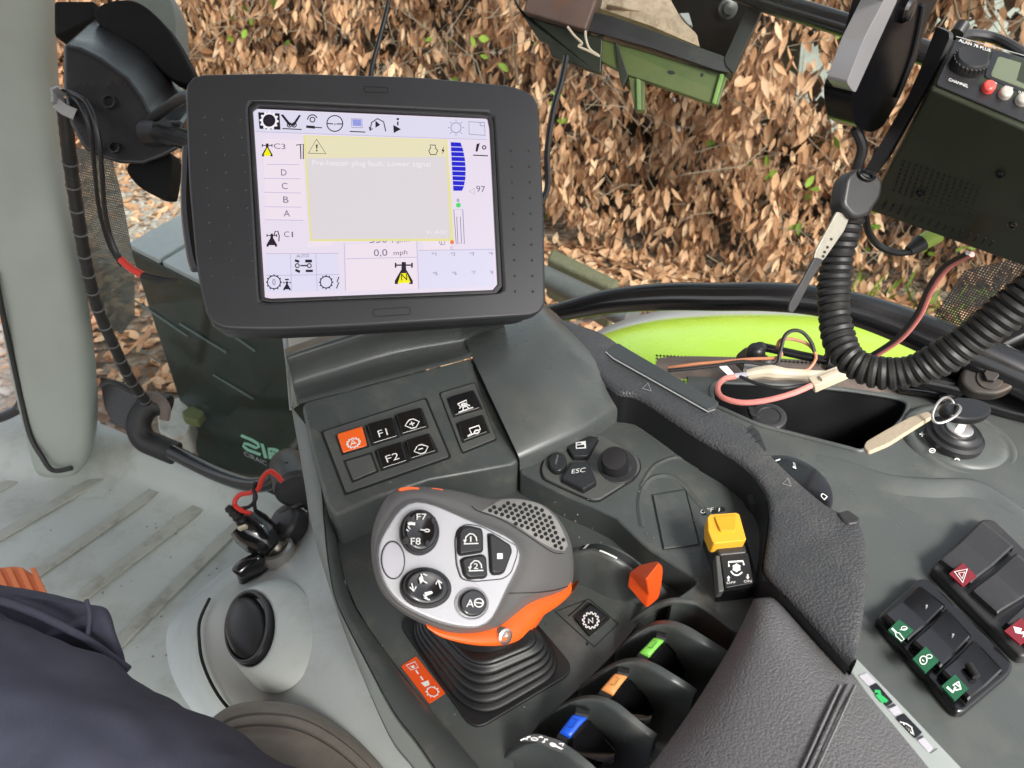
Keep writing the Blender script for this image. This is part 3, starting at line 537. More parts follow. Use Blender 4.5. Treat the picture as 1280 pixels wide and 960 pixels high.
# pale trim strip at the windscreen edge and cream panel under the monitor
g = G().slab([D(350, 408, .95), D(360, 404, .95), D(362, 450, .90), D(366, 512, .86), D(361, 515, .86), D(356, 450, .90)], Vector((.004, .02, -.006))); tag(obj('edge_strip', g, M['pale'], bev=.002), 'narrow pale upright trim strip below the left of the monitor', 'trim')
g = G().slab([D(358, 395, .88), D(520, 395, .88), D(520, 470, .84), D(362, 470, .84)], Vector((0, .03, 0))); tag(obj('cream_panel', g, mat('cream panel', (.50, .47, .40), .6, dirt=(.12, .09, .05), dirt_amt=.6, dscale=18), bev=.004), 'cream back panel glimpsed between monitor and console hump', 'panel')

# crumbs and bits of leaf lying on the floor and the console: nobody could count them
g = G(); rs = random.Random(5)
for i in range(170):
    if i < 90: q = Z(rs.uniform(40, 300), rs.uniform(600, 830), .005); s_ = rs.uniform(.0009, .0030)
    elif i < 130: q = Z(rs.uniform(440, 760), rs.uniform(620, 900), .7008); s_ = rs.uniform(.0004, .0010)
    else: q = Z(rs.uniform(680, 900), rs.uniform(560, 700), .7290); s_ = rs.uniform(.0004, .0010)
    a_ = rs.random() * 6.3; u_ = Vector((math.cos(a_), math.sin(a_), 0)) * s_ * rs.uniform(1, 2); w_ = Vector((-math.sin(a_), math.cos(a_), 0)) * s_
    g.add([q - u_, q - w_ * .8, q + u_ * .7, q + w_, q + Vector((0, 0, s_ * .6))], [(0, 1, 4), (1, 2, 4), (2, 3, 4), (3, 0, 4), (3, 2, 1, 0)])
tag(obj('crumbs', g, leaf_material('crumbs', [(0, (.45, .40, .32)), (.4, (.16, .12, .08)), (1, (.60, .56, .50))]), smooth=False), kind='stuff')
# ================================================================== CONTROL CONSOLE
DZ, TZ = .70, .728
con = thing('control_console', 'dark grey green control console full of switches and levers in the middle of the cab', 'console', Z(640, 760, .55))
deck, terr = zs(DZ), zs(TZ)
pl = [(398, 560), (410, 600), (418, 652), (424, 690), (432, 726), (445, 758), (462, 786), (490, 825), (522, 866), (580, 940), (640, 1020), (642, 945), (674, 905), (724, 860), (768, 816), (800, 776), (835, 757), (900, 780), (940, 740), (900, 600), (700, 540)]
obj('deck', G().prism(deck, pl, -.09, 0), M['deck'], con)
# pocket floor and back wall
obj('lever_well', G().prism(zs(.655), [(630, 1010), (640, 930), (700, 860), (800, 770), (880, 740), (960, 760), (960, 860), (820, 1010)], -.02, 0), M['deck'], con)
# deck edge chamfer next to the well
# left rim: inner wall, top, outer grey trim
Li = [(402, 560), (410, 600), (418, 652), (424, 690), (430, 724), (442, 755), (458, 781), (488, 823), (520, 863), (582, 938), (660, 1030)]
Lm = [(389, 540), (402, 600), (406, 652), (410, 700), (418, 745), (432, 778), (455, 822), (491, 889), (520, 927), (560, 985), (600, 1040)]
Lo = [(364, 508), (380, 600), (388, 652), (403, 706), (415, 745), (427, 781), (443, 822), (486, 920), (517, 962), (545, 1010), (570, 1050)]
def row(P, z): return sm([Z(x, y, z if not callable(z) else z(i)) for i, (x, y) in enumerate(P)], 5)
def mixp(A, B, t): return [(a[0] * (1 - t) + b[0] * t, a[1] * (1 - t) + b[1] * t) for a, b in zip(A, B)]
obj('side_rim', G().loft([row(Li, .699), row(mixp(Li, Lm, .12), .712), row(mixp(Li, Lm, .55), .722), row(mixp(Li, Lm, .95), .724), row(Lm, .721)]), M['deck'], con, ang=60)
obj('grey_trim', G().loft([row(Lm, .722), row(mixp(Lm, Lo, .1), .7245), row(mixp(Lm, Lo, .9), .7215), row(Lo, .716), row(mixp(Lm, Lo, 1.0), .62)]), M['trim'], con, ang=60)
# switch block (left) and hump (right)
zb, zf = .772, .738
B0, B1, B2, B3 = Z(379, 502, zb), Z(588, 446, zb), Z(648, 572, zf), Z(418, 640, zf)
SW = ps((B0 + B1) / 2, B3, B2)
blk = [(377, 506), (384, 500), (588, 446), (650, 574), (640, 581), (537, 600), (470, 622), (419, 644), (408, 628), (388, 555)]
g = G(); f0 = [SW(x, y) for x, y in blk]; g.slab(f0, Vector((0, 0, -.10))); obj('switch_block', g, M['deck'], con, bev=.004, seg=3)
rows = []
for f, px in ((0, None), (.25, None), (.5, None), (.75, None), (1, None)): pass
T = [(590, 446), (632, 423), (665, 411), (690, 403), (716, 415)]; E = [(650, 574), (690, 556), (730, 537), (768, 513), (790, 500)]
Tz = [.775, .783, .786, .784, .770]; Ez = [.741, .745, .747, .746, .740]
for k, f in enumerate((-.25, 0, .3, .6, .85, .95, 1.0, 1.03, 1.05)):
    r = []
    for i in range(5):
        x, y = T[i][0] * (1 - f) + E[i][0] * f, T[i][1] * (1 - f) + E[i][1] * f; z = Tz[i] * (1 - f) + Ez[i] * f + .010 * math.sin(math.pi * max(0, min(1, f))) 
        if f < 0: z -= .02
        p = Z(x, y, z)
        if f > 1.0: p = Z(E[i][0], E[i][1], Ez[i]) + Vector((0, -.004 if f > 1.04 else 0, -.012 - .10 * (f - 1.03) / .02))
        r.append(p)
    rows.append(sm(r, 5))
obj('hump', G().loft(rows), M['deck2'], con, ang=70, sub=1)
rows = []
for f, dz in ((0, 0), (.1, .002), (.3, -.012), (.55, -.010), (.8, .010), (1.0, .028), (1.1, .030), (1.25, .0)):
    A = [(374, 508), (377, 504), (440, 487), (520, 465), (588, 447), (637, 421)]; Bk = [(360, 452), (364, 448), (420, 430), (478, 413), (560, 403), (628, 402)]
    rows.append(sm([Z(a[0] * (1 - f) + b_[0] * f, a[1] * (1 - f) + b_[1] * f, .771 + dz + .012 * f) for a, b_ in zip(A, Bk)], 4))
obj('rear_hump', G().loft(rows), M['deck2'], con, ang=70, sub=1)
g = G(); g.ribbon(SW, [(590, 449), (649, 575)], 2.2, .0012, h0=-.002); obj('seam', g, M['groove'], con)
# switch panels and switches
def panel(q): 
    p = obj('switch_panel', G().prism(SW, rnd(q, 3), -.002, .0022), M['trim2'], con, bev=.0006); 
    c = Vector((sum(a[0] for a in q) / 4, sum(a[1] for a in q) / 4)); big = [tuple(c + (Vector(a) - c) * 1.045) for a in q]
    obj('panel_gap', G().prism(SW, rnd(big, 3), -.002, .0009), M['groove'], con); return p
M['trim2'] = mat('switch panel plastic', (.085, .090, .085), .45, bump=.04, bscale=900, dirt=(.16, .15, .12), dirt_amt=.4)
p1 = panel([(404, 541), (531, 500), (561, 572), (433, 617)]); p2 = panel([(550, 493), (593, 480), (620, 549), (578, 566)])
def quad_uv(q):                                             # (u, v) in 0..1 -> px inside a quad, v downwards
    return lambda u, v: tuple(Vector(q[0]).lerp(Vector(q[1]), u).lerp(Vector(q[3]).lerp(Vector(q[2]), u), v))
def switch(q, m, h=.0055, lab=None, S=SW, par=con, base=-.002, tilt=.002):
    c = Vector((sum(a[0] for a in q) / 4, sum(a[1] for a in q) / 4))
    obj('switch_gap', G().prism(S, [tuple(c + (Vector(a) - c) * 1.09) for a in q], base, .0030), M['groove'], par)
    g = G(); n = 4; top = [S(*tuple(c + (Vector(a) - c) * .94), h + (tilt if i < 2 else -tilt)) for i, a in enumerate(q)]; bot = [S(*a, .001) for a in q]
    g.add(bot + top, [(0, 1, 2, 3)[::-1], (4, 5, 6, 7)] + [(i, (i + 1) % 4, 4 + (i + 1) % 4, 4 + i) for i in range(4)])
    o = obj('switch', g, m, par, bev=.0012, seg=3); tag(o, lab)
    # plane of the tilted top
    return o, ps(top[0], top[1], top[2])
def icon(o, S, q, m, ribs=(), fills=(), texts=(), w=1.6, h=.0004, name='switch_symbol'):
    U = quad_uv(q); g = G()
    for r in ribs: g.ribbon(S, [U(*p) for p in r], w, h)
    for i, r in enumerate(fills): g.flat(S, [U(*p) for p in r], h + .0001)
    for t, a, b_, hh in texts:
        A, Bq = U(*a), U(*b_); C_ = U(a[0], a[1] - hh); g.text(S, t, A, Bq, (C_[0] - A[0], C_[1] - A[1]), h)
    return flatobj(name, g, m, o)
def circ(u, v, r, n=16, a0=0, a1=360, ry=None): return ell(u, v, r, ry or r, 0, n, a0, a1) + ([] if abs(a1 - a0) < 359 else [(u + r, v)])
def gear(u, v, r0, r1, n=10):
    out = []
    for i in range(n * 4):
        a = 2 * math.pi * i / (n * 4); r = r1 if i % 4 in (0, 1) else r0; out.append((u + r * math.cos(a), v + r * math.sin(a)))
    return out + [out[0]]
k1 = cr(350, 400, 4)
q = k1((285, 590), (415, 550), (441, 640), (315, 678)); o, S = switch(q, M['orange'], lab='bright orange square switch with a gear symbol'); icon(o, S, q, M['white'], ribs=[gear(.52, .52, .20, .27, 12), [(.40, .62), (.52, .36), (.62, .62)], [(.44, .54), (.60, .54)]], w=1.3)
q = k1((432, 540), (565, 503), (592, 592), (462, 632)); o, S = switch(q, M['gloss']); icon(o, S, q, M['white'], texts=[('F1', (.34, .66), (.68, .66), .36)])
q = k1((577, 490), (705, 455), (738, 545), (607, 583)); o, S = switch(q, M['gloss']); icon(o, S, q, M['white'], ribs=[[(.45, .30), (.25, .52), (.45, .75)], [(.45, .30), (.62, .30), (.80, .52), (.62, .75), (.45, .75)], [(.42, .52), (.62, .52)], [(.52, .40), (.52, .64)]], w=1.5)
q = k1((325, 715), (455, 675), (488, 765), (365, 815)); o, S = switch(q, M['trim2'], h=.0035, tilt=0, lab='blank grey switch cover')
q = k1((478, 665), (610, 625), (640, 715), (510, 757)); o, S = switch(q, M['gloss']); icon(o, S, q, M['white'], texts=[('F2', (.28, .66), (.76, .66), .36)])
q = k1((625, 620), (745, 583), (785, 665), (650, 708)); o, S = switch(q, M['gloss']); icon(o, S, q, M['white'], ribs=[[(.42, .32), (.25, .55), (.45, .78), (.62, .78), (.80, .52), (.60, .30), (.45, .30)], [(.42, .52), (.60, .52)]], w=1.5)
q = k1((840, 405), (965, 368), (1005, 450), (870, 490)); o, S = switch(q, M['gloss']); icon(o, S, q, M['white'], ribs=[[(.30, .32), (.66, .25), (.62, .48), (.36, .52), (.30, .32)], [(.30, .60), (.50, .40), (.70, .60)], circ(.5, .48, .10, 10), [(.22, .78), (.78, .74)], [(.45, .52), (.40, .76)], [(.56, .52), (.62, .74)]], w=1.5)
q = k1((885, 530), (1010, 490), (1042, 570), (915, 617)); o, S = switch(q, M['gloss']); icon(o, S, q, M['white'], ribs=[[(.24, .72), (.42, .66), (.40, .36), (.78, .36), (.78, .60), (.70, .62)], circ(.62, .66, .09, 12), [(.24, .74), (.52, .70)]], w=1.7)
# terrace
tp = [(650, 590), (680, 606), (713, 622), (742, 634), (770, 648), (795, 672), (812, 687), (831, 699), (868, 722), (871, 728), (858, 738), (838, 752), (857, 751), (877, 757), (900, 774), (920, 790), (965, 800), (985, 740), (990, 600), (900, 520), (780, 490), (652, 560)]
obj('terrace', G().prism(terr, tp, -.08, 0), M['deck'], con, bev=.0035, seg=3)
# raised soft lip in front of the terrace
g = G(); g.tube(sm([Z(x, y, z) for x, y, z in ((790, 778, .698), (815, 760, .712), (838, 752, .724), (858, 752, .727), (878, 758, .727), (918, 788, .725))], 5), .0028, 8); obj('terrace_lip', g, M['deck'], con)
# soft ridge lines of the terrace
g = G(); k4 = cr(630, 400, 2.7826)
def ridge(pts, r, z=TZ, sink=.6): g.tube([Z(x, y, z) - Vector((0, 0, r * sink)) for x, y in sm2(pts, 6, False)], r, 8)
ridge(k4((390, 330), (440, 355), (500, 395), (560, 440), (625, 478), (680, 520)), .0042); ridge(k4((480, 720), (470, 640), (485, 580), (520, 548), (570, 542), (620, 570), (680, 640), (760, 720)), .0036); ridge(k4((475, 580), (520, 510), (590, 478), (640, 485)), .003)
obj('terrace_ridge', g, M['deck'], con)
# keypad
k3 = cr(560, 460, 5.3333)
kp = rnd(k3((620, 690), (640, 620), (700, 580), (860, 495), (950, 455), (1020, 458), (1200, 560), (1270, 615), (1280, 680), (1235, 745), (1010, 888), (960, 890), (800, 820), (640, 745)), 4)
c = Vector((sum(a[0] for a in kp) / len(kp), sum(a[1] for a in kp) / len(kp)))
obj('keypad_gap', G().prism(terr, [tuple(c + (Vector(a) - c) * 1.03) for a in kp], -.002, .001), M['groove'], con)
kpo = obj('keypad', G().prism(terr, kp, -.002, .003), M['trim3'] if 'trim3' in M else M['trim2'], con, bev=.001)
def key(poly, m=M['gloss'], h=.008, S=terr, lab=None):
    c = Vector((sum(a[0] for a in poly) / len(poly), sum(a[1] for a in poly) / len(poly)))
    obj('key_gap', G().prism(S, [tuple(c + (Vector(a) - c) * 1.08) for a in poly], 0, .0036), M['groove'], kpo)
    return tag(obj('key', G().prism(S, poly, 0, h), m, kpo, bev=.0014, seg=3), lab)
keym = mat('satin key', (.020, .021, .022), .28)
o = key(rnd(k3((788, 552), (940, 492), (1000, 502), (930, 626), (832, 628)), 2), keym); U = lambda *p: k3(*p); g = G(); S8 = lambda x, y, h=0: terr(x, y, .0084 + h)
g.flat(S8, k3((848, 540), (915, 530), (918, 580), (850, 584))); flatobj('key_symbol', g, M['white'], o); g = G(); g.flat(S8, k3((856, 548), (884, 544), (885, 552), (857, 556)), .0002); g.flat(S8, k3((856, 562), (905, 556), (906, 572), (857, 577)), .0002); flatobj('key_symbol', g, M['gloss'], o)
o = key(ell(560 + 729 / 5.333, 460 + 662 / 5.333, 11.2, 11.6, 0, 28), keym); g = G(); p_ = k3((722, 690), (735, 630)); g.text(S8, 'MENU', p_[0], p_[1], (-2.2, -.6)); flatobj('key_symbol', g, M['grey'], o)
o = key(rnd(k3((828, 664), (930, 662), (982, 778), (980, 800), (900, 848), (756, 776)), 2), keym); g = G(); p_ = k3((820, 752), (910, 740)); g.text(S8, 'ESC', p_[0], p_[1], (1.0, -5.5)); flatobj('key_symbol', g, M['white'], o)
kc = Z(560 + 1118 / 5.333, 460 + 672 / 5.333, TZ); 
obj('knob_well', G().prism(terr, ell(560 + 1128 / 5.333, 460 + 668 / 5.333, 25, 22, 20, 32), 0, .0042), M['blackmid'], kpo, bev=.001)
ka = (Z(560 + 1108 / 5.333, 460 + 600 / 5.333, TZ + .026) - kc); kn = obj('knob', G().lathe(kc, ka, [(.0150, 0), (.0150, .004), (.0125, .006), (.0118, ka.length - .002), (.0108, ka.length), (.006, ka.length + .0004)], 32), M['black'], kpo)
# blank plate in the arch, groove lines only
g = G(); g.ribbon(terr, [(815, 619), (857, 612), (875, 682), (829, 688)], 1.2, .0007, closed=True); obj('blank_plate_groove', g, M['groove'], con)
obj('blank_plate', G().prism(terr, [(816.5, 620.5), (856, 613.5), (873, 681), (830, 686.5)], -.001, .0012), M['deck'], con, bev=.0004)
# power take-off switch with yellow guard
k5 = cr(860, 620, 7.3846)
b0 = obj('guarded_switch', G().slab([Z(*p, z) for p, z in zip(k5((150, 330), (255, 540), (275, 875), (600, 835), (660, 830), (560, 420), (470, 250)), (.742, .748, .742, .742, .738, .748, .745))], Vector((0, 0, -.03))), M['gloss'], con, bev=.002)
tag(b0, 'black rocker base with off and on arrows under a yellow guard')
fq = k5((300, 545), (555, 520), (610, 800), (345, 850)); FS = ps(Z(*fq[0], .756), Z(*fq[1], .756), Z(*fq[2], .750)); obj('rocker_face', G().prism(FS, rnd(fq, 3), -.008, 0), M['black'], b0, bev=.001)
obj('rocker_side', G().prism(FS, k5((258, 540), (298, 540), (340, 870), (285, 880)), -.012, -.001), M['trim2'], b0, bev=.001)
obj('rocker_neck', G().slab([Z(*p, .757) for p in k5((235, 430), (520, 420), (550, 520), (290, 545))], Vector((0, 0, -.02))), M['blackmid'], b0, bev=.002)
g = G(); g.ribbon(FS, k5((378, 655), (372, 612), (505, 602), (515, 640)), 2.2, .0004); g.ribbon(FS, sm2(k5((395, 695), (420, 725), (460, 732), (500, 705)), 4, False), 1.8, .0004)
gp = [k5((447 + 42 * math.cos(a) * (1 if i % 2 else .8), 665 + 42 * math.sin(a) * (1 if i % 2 else .8)))[0] for i, a in enumerate([k * math.pi / 6 for k in range(12)])]; g.flat(FS, gp, .0005)
for cx, cy, s in ((373, 765, -1), (550, 745, 1)):
    g.ribbon(FS, k5((cx, cy - 20), (cx, cy + 22)), 2.0, .0004); g.flat(FS, k5((cx - 17, cy + 4 * s), (cx + 17, cy + 4 * s), (cx, cy + 28 * s)), .0005)
a, e = k5((355, 815), (440, 808)); g.text(FS, 'OFF', a, e, (-.3, -2.6)); a, e = k5((515, 802), (585, 797)); g.text(FS, 'ON', a, e, (-.3, -2.8)); flatobj('rocker_symbols', g, M['white'], b0)
yo = [(k5((x, y))[0], z) for x, y, z in ((178, 200, .766), (200, 168, .769), (445, 150, .769), (475, 165, .768), (540, 400, .767), (525, 412, .766), (240, 438, .766), (222, 425, .765), (180, 320, .765))]
obj('guard', G().slab([Z(*p, z) for p, z in yo], [Vector((0, .003, -.014))] * 9), M['yellow'], b0, bev=.0018, seg=3)
yq = k5((245, 195), (445, 175), (440, 310), (405, 325), (300, 325)); 
YS = ps(Z(*k5((200, 168))[0], .769), Z(*k5((475, 165))[0], .769), Z(*k5((240, 438))[0], .766)); obj('guard_dish', G().prism(YS, rnd(yq, 2), -.003, .0006), mat('yellow plastic dish', (.70, .34, .02), .4), b0, bev=.0005)
g = G(); a, e = k5((112, 168), (232, 146)); g.text(terr, 'OFF', a, e, (.4, -5), .0006); a, e = k5((280, 146), (335, 138)); g.text(terr, 'I', a, (a[0] + 1.5, a[1]), (.5, -4.5), .0006); flatobj('switch_lettering', g, M['white'], con)
obj('lettering_plate', G().prism(terr, rnd(k5((100, 135), (330, 100), (350, 140), (130, 185)), 3), -.001, .0004), M['groove'], con)
# slider mound, slot and orange slider
Fm = [(696, 702, .708), (706, 696, .726), (720, 692, .737), (742, 690, .745), (764, 700, .745), (789, 716, .736), (809, 742, .716), (822, 762, .699)]
Bm = [(700, 690, .716), (712, 685, .733), (731, 680, .742), (750, 678, .748), (770, 683, .748), (792, 695, .740), (818, 718, .722), (842, 748, .702)]
def arc(F, Bk, zlow, name, m, par, inset=.18):
    n = len(F); f = [Z(*p) for p in F]; b_ = [Z(*p) for p in Bk]; low = lambda p: Vector((p.x, p.y, min(p.z, zlow)))
    rows = [sm([low(p) for p in f], 5), sm([p - Vector((0, 0, .0035)) for p in f], 5), sm([p.lerp(q, inset * .35) - Vector((0, 0, .0008)) for p, q in zip(f, b_)], 5), sm([p.lerp(q, inset) for p, q in zip(f, b_)], 5), sm([p.lerp(q, 1 - inset) for p, q in zip(f, b_)], 5), sm([p.lerp(q, 1 - inset * .35) - Vector((0, 0, .0008)) for p, q in zip(f, b_)], 5), sm([p - Vector((0, 0, .0035)) for p in b_], 5), sm([low(p) for p in b_], 5)]
    g = G().loft(rows, cv=True); L_ = len(rows[0]); g.f += [tuple(r * L_ for r in range(8)), tuple(r * L_ + L_ - 1 for r in range(8))[::-1]]
    return obj(name, g, m, par, ang=50)
mo = arc(Fm, Bm, .69, 'slider_mound', M['deck'], con)
tmid = [Z(*p).lerp(Z(*q), .5) + Vector((0, 0, .0012)) for p, q in zip(Fm, Bm)]; s5 = sm(tmid[2:7], 6); L5, R5 = [], []
nrm_ = (Z(*Bm[3]) - Z(*Fm[3])); nrm_.z = 0; nrm_.normalize()
g = G(); g.loft([[p - nrm_ * .0032 for p in s5], [p + nrm_ * .0032 for p in s5]]); obj('slot', g, M['groove'], mo)
s6 = s5[8:15]; g = G(); g.loft([[p - nrm_ * .0052 + Vector((0, 0, .0004)) for p in s6], [p - nrm_ * .0036 + Vector((0, 0, .0004)) for p in s6]]); g.loft([[p - nrm_ * .003 + Vector((0, 0, .0006)) for p in s5[2:4]], [p + nrm_ * .003 + Vector((0, 0, .0006)) for p in s5[2:4]]]); flatobj('slot_marks', g, M['white'], mo)
kz = [(786, 716, .748), (800, 705, .752), (822, 701, .756), (829, 709, .754), (827, 731, .742), (811, 745, .734)]; ap = Z(808, 724, .764); ring = [Z(*p) for p in kz]; g = G()
n = 6; low = [p + Vector((0, 0, -.016)) for p in ring]; ap2 = Z(823, 704, .764)
g.add(ring + low + [ap, ap2], [(0, 12, 5)[::-1], (0, 1, 2, 13, 12)[::-1], (2, 3, 13)[::-1], (3, 4, 5, 12, 13)[::-1]] + [(i, (i + 1) % 6, 6 + (i + 1) % 6, 6 + i) for i in range(6)] + [tuple(range(6, 12))[::-1]]); obj('slider_knob', g, M['orangered'], mo, bev=.0015, seg=3, ang=20)
# neutral button and groove plate on the deck
k6 = cr(680, 660, 5.3333)
g = G(); g.ribbon(deck, k6((75, 560), (335, 795), (495, 640), (300, 475)), 1.3, .0005, closed=True); g.ribbon(deck, k6((165, 590), (280, 488)), 1.2, .0006); obj('plate_groove', g, M['groove'], con)
q = k6((310, 520), (425, 612), (300, 718), (212, 612)); q = [q[0], q[1], q[2], q[3]]
o, S = switch(q, M['gloss'], S=deck, par=con, h=.004, tilt=.001); U = quad_uv(q); g = G(); cx, cy = k6((312, 618))[0]
gp = [(cx + r * math.cos(a), cy + r * math.sin(a)) for i in range(48) for a in [2 * math.pi * i / 48] for r in [10.5 if i % 4 in (0, 1) else 8.2]]; g.ribbon(S, gp, 1.6, .0004, closed=True)
g.ribbon(S, [(cx - 2.5, cy + 3.5), (cx - 3.2, cy - 2), (cx + 2.8, cy + 3), (cx + 2, cy - 3.5)], 1.7, .0004); flatobj('switch_symbol', g, M['white'], o)
g = G(); g.add([], []); obj('deck_screw', G().prism(deck, ell(734, 805, 1.6, 1.6, 0, 10), 0, .0006), M['groove'], con)
# lever fins
k7 = cr(640, 640, 3.0)
def fin(top, bk, zz, name='lever_fin'):
    return arc([(*p, z) for p, z in zip(top, zz)], [(p[0] * .22 + q[0] * .78, p[1] * .22 + q[1] * .78, z) for p, q, z in zip(top, bk, zz)], .655, name, M['deck'], con, .14)
zz = [.700, .716, .728, .737, .742, .742, .738, .734]
fin(k7((385, 535), (440, 478), (505, 438), (575, 425), (640, 452), (700, 487), (752, 520), (800, 548)), k7((400, 505), (455, 448), (525, 405), (600, 395), (665, 415), (722, 449), (772, 480), (815, 508)), zz)
fin(k7((245, 670), (318, 618), (385, 578), (455, 565), (525, 592), (585, 628), (640, 662), (680, 692)), k7((258, 640), (332, 586), (410, 546), (485, 537), (552, 561), (610, 595), (660, 626), (700, 655)), zz)
fin(k7((92, 805), (165, 745), (230, 712), (300, 702), (365, 728), (430, 778), (485, 822), (530, 855)), k7((108, 780), (182, 718), (258, 685), (330, 680), (400, 704), (460, 750), (510, 792), (552, 822)), zz)
fd = fin(k7((-30, 925), (20, 892), (70, 872), (130, 872), (190, 900), (250, 945), (305, 990), (350, 1030)), k7((-20, 890), (35, 856), (95, 838), (160, 842), (222, 868), (282, 912), (335, 960), (380, 1000)), zz)
FD = ps(Z(660, 925, .743), Z(700, 926, .743), Z(720, 945, .738)); kk = cr(630, 900, 12.8); g = G()
obj('scale_plate', G().prism(FD, sm2(kk((250, 320), (390, 240), (560, 225), (720, 270), (900, 330), (1020, 420), (1000, 490), (900, 510), (720, 440), (560, 360), (400, 340)), 4), -.001, .0012), M['padside'], fd)
g.ribbon(FD, kk((265, 320), (330, 290), (380, 300)), 1.6, .0016); g.ribbon(FD, kk((365, 275), (425, 258)), 1.8, .0016); g.ribbon(FD, ell(*kk((487, 298))[0], 4.2, 1.5, 5, 16), 1.2, .0016, closed=True); g.ribbon(FD, kk((555, 275), (590, 258), (620, 278)), 1.6, .0016); g.ribbon(FD, kk((610, 340), (640, 348), (655, 300), (700, 310)), 1.8, .0016)
g.flat(FD, ell(*kk((785, 390))[0], 4.6, 2.4, 20, 16), .0016); g.ribbon(FD, kk((830, 410), (940, 465)), 2.0, .0016); g.ribbon(FD, kk((880, 370), (960, 375), (930, 410)), 1.6, .0016); flatobj('scale_symbols', g, M['white'], fd)
# coloured spool levers between the fins
def lever(px, m, lab):
    """px: outline corners of the cap, far-left, far-right, near-right, near-left"""
    A, Bq, C_, Dq = px; za = .728; lv_ = tag(obj('lever', G().slab([Z(*A, za - .003), Z(Bq[0] + 4, Bq[1] + 3, za - .003), Z(Bq[0] + 38, Bq[1] + 40, .70), Z(C_[0] + 22, C_[1] + 26, .69), Z(C_[0] + 2, C_[1] + 3, za - .006), Z(*Dq, za - .006)], Vector((0, 0, -.02))), M['gloss'], con, bev=.003), lab)
    S = ps(Z(*A, za), Z(*Bq, za), Z(*C_, za - .003)); U = quad_uv(px)
    rows = []
    for v, h in ((0, .000), (.12, .0035), (.5, .0022), (.88, .004), (1, .000)):
        rows.append([S(*U(u, v), h * math.sin(math.pi * (.15 + .7 * u)) + .0012) for u in (0, .2, .5, .8, 1)])
    g = G().loft(rows); nb = len(g.v); obj('cap', g, m, lv_, sub=1, solid=.003)
    g = G(); g.ribbon(S, [U(.38, .3), U(.62, .28), U(.66, .62), U(.42, .66)], .8, .0052); flatobj('cap_mark', g, M['groove'], lv_)
    for v in (-.08, 1.08): obj('collar', G().tube([S(*U(.1, v), -.001), S(*U(.9, v), -.001)], .0042, 10), M['black'], lv_)
lever(k7((532, 470), (576, 482), (514, 556), (470, 536)), M['green'], 'black spool lever with green cap')
lever(k7((386, 604), (438, 616), (378, 700), (326, 674)), M['peach'], 'black spool lever with pale orange cap')
lever(k7((228, 757), (288, 770), (216, 860), (170, 836)), M['blue'], 'black spool lever with blue cap')
# rim pad
Pi = [(688, 402), (704, 412), (731, 449), (752, 472), (772, 488), (799, 494), (846, 525), (880, 547), (910, 564), (934, 582), (950, 600), (960, 620), (962, 645), (958, 680), (955, 706), (966, 722), (989, 745), (1030, 790), (1064, 827)]
Po = [(700, 399), (722, 404), (757, 416), (792, 441), (820, 460), (850, 479), (880, 497), (910, 515), (938, 532), (956, 556), (973, 576), (1000, 601), (1035, 629), (1056, 638), (1074, 646), (1084, 668), (1088, 702), (1084, 745), (1072, 824)]
pz = [.772, .770, .768, .766, .766, .766, .766, .766, .766, .766, .766, .766, .766, .766, .766, .768, .770, .772, .772]
def prow(t, dz, base=None):
    return sm([(Z(a[0] * (1 - t) + b_[0] * t, a[1] * (1 - t) + b_[1] * t, z) + Vector((0, 0, dz))) for a, b_, z in zip(Pi, Po, pz)], 4)
rows = [prow(0, -.045), prow(0, -.012), prow(.015, -.003), prow(.06, .0), prow(.5, .0015), prow(.94, 0), prow(.99, -.003), prow(1.0, -.008), prow(1.0, -.03)]
rp_ = obj('rim_pad', G().loft(rows), M['pad'], con, ang=80, sub=1)
obj('rim_wall', G().loft([prow(-.006, -.006), prow(-.012, -.014), prow(-.02, -.05)]), M['padside'], con)
PDS = zs(.7678)
ins = rnd(k4((352, 112), (372, 132), (560, 235), (712, 322), (735, 312), (752, 290), (720, 272), (600, 205), (440, 118)), 4); ins2 = rnd([(757, 441), (766, 448), (832, 484), (885, 514), (893, 511), (899, 505), (886, 497), (845, 473), (790, 441), (772, 430)], 3)
obj('rim_inlay', G().prism(PDS, ins2, -.004, .0022), M['smoothpad'], con, bev=.0012)
g = G(); g.ribbon(zs(.7690), [(757, 440), (766, 448), (832, 485), (885, 515), (894, 512)], 1.6, .0004); flatobj('inlay_edge', g, M['grey'], con)
for cx, cy in ((809, 484), (984, 603)):
    g = G(); g.ribbon(zs(.7692), [(cx - 6, cy + 2), (cx + 1, cy - 5), (cx + 5, cy + 5)], 1.1, .0004, closed=True); flatobj('arrow_mark', g, M['grey'], con)
obj('rim_catch', G().slab([Z(*p, .766) for p in rnd(k4((832, 388), (862, 362), (888, 388), (914, 452), (905, 468), (845, 415)), 3)], Vector((0, 0, -.02))), M['blackmid'], con, bev=.003)
g = G()
for k in range(3): a = k4((845 + 14 * k, 395 + 16 * k), (868 + 14 * k, 378 + 20 * k)); g.ribbon(zs(.7665), a, 1.0, .0004)
flatobj('catch_grooves', g, M['groove'], con)
g = G().slab([Z(*p, .768) for p in rnd([(1047, 640), (1060, 636), (1076, 647), (1074, 653), (1062, 655), (1054, 650)], 3)], Vector((0, 0, -.02))); obj('rim_tab', g, M['blackmid'], con, bev=.003)
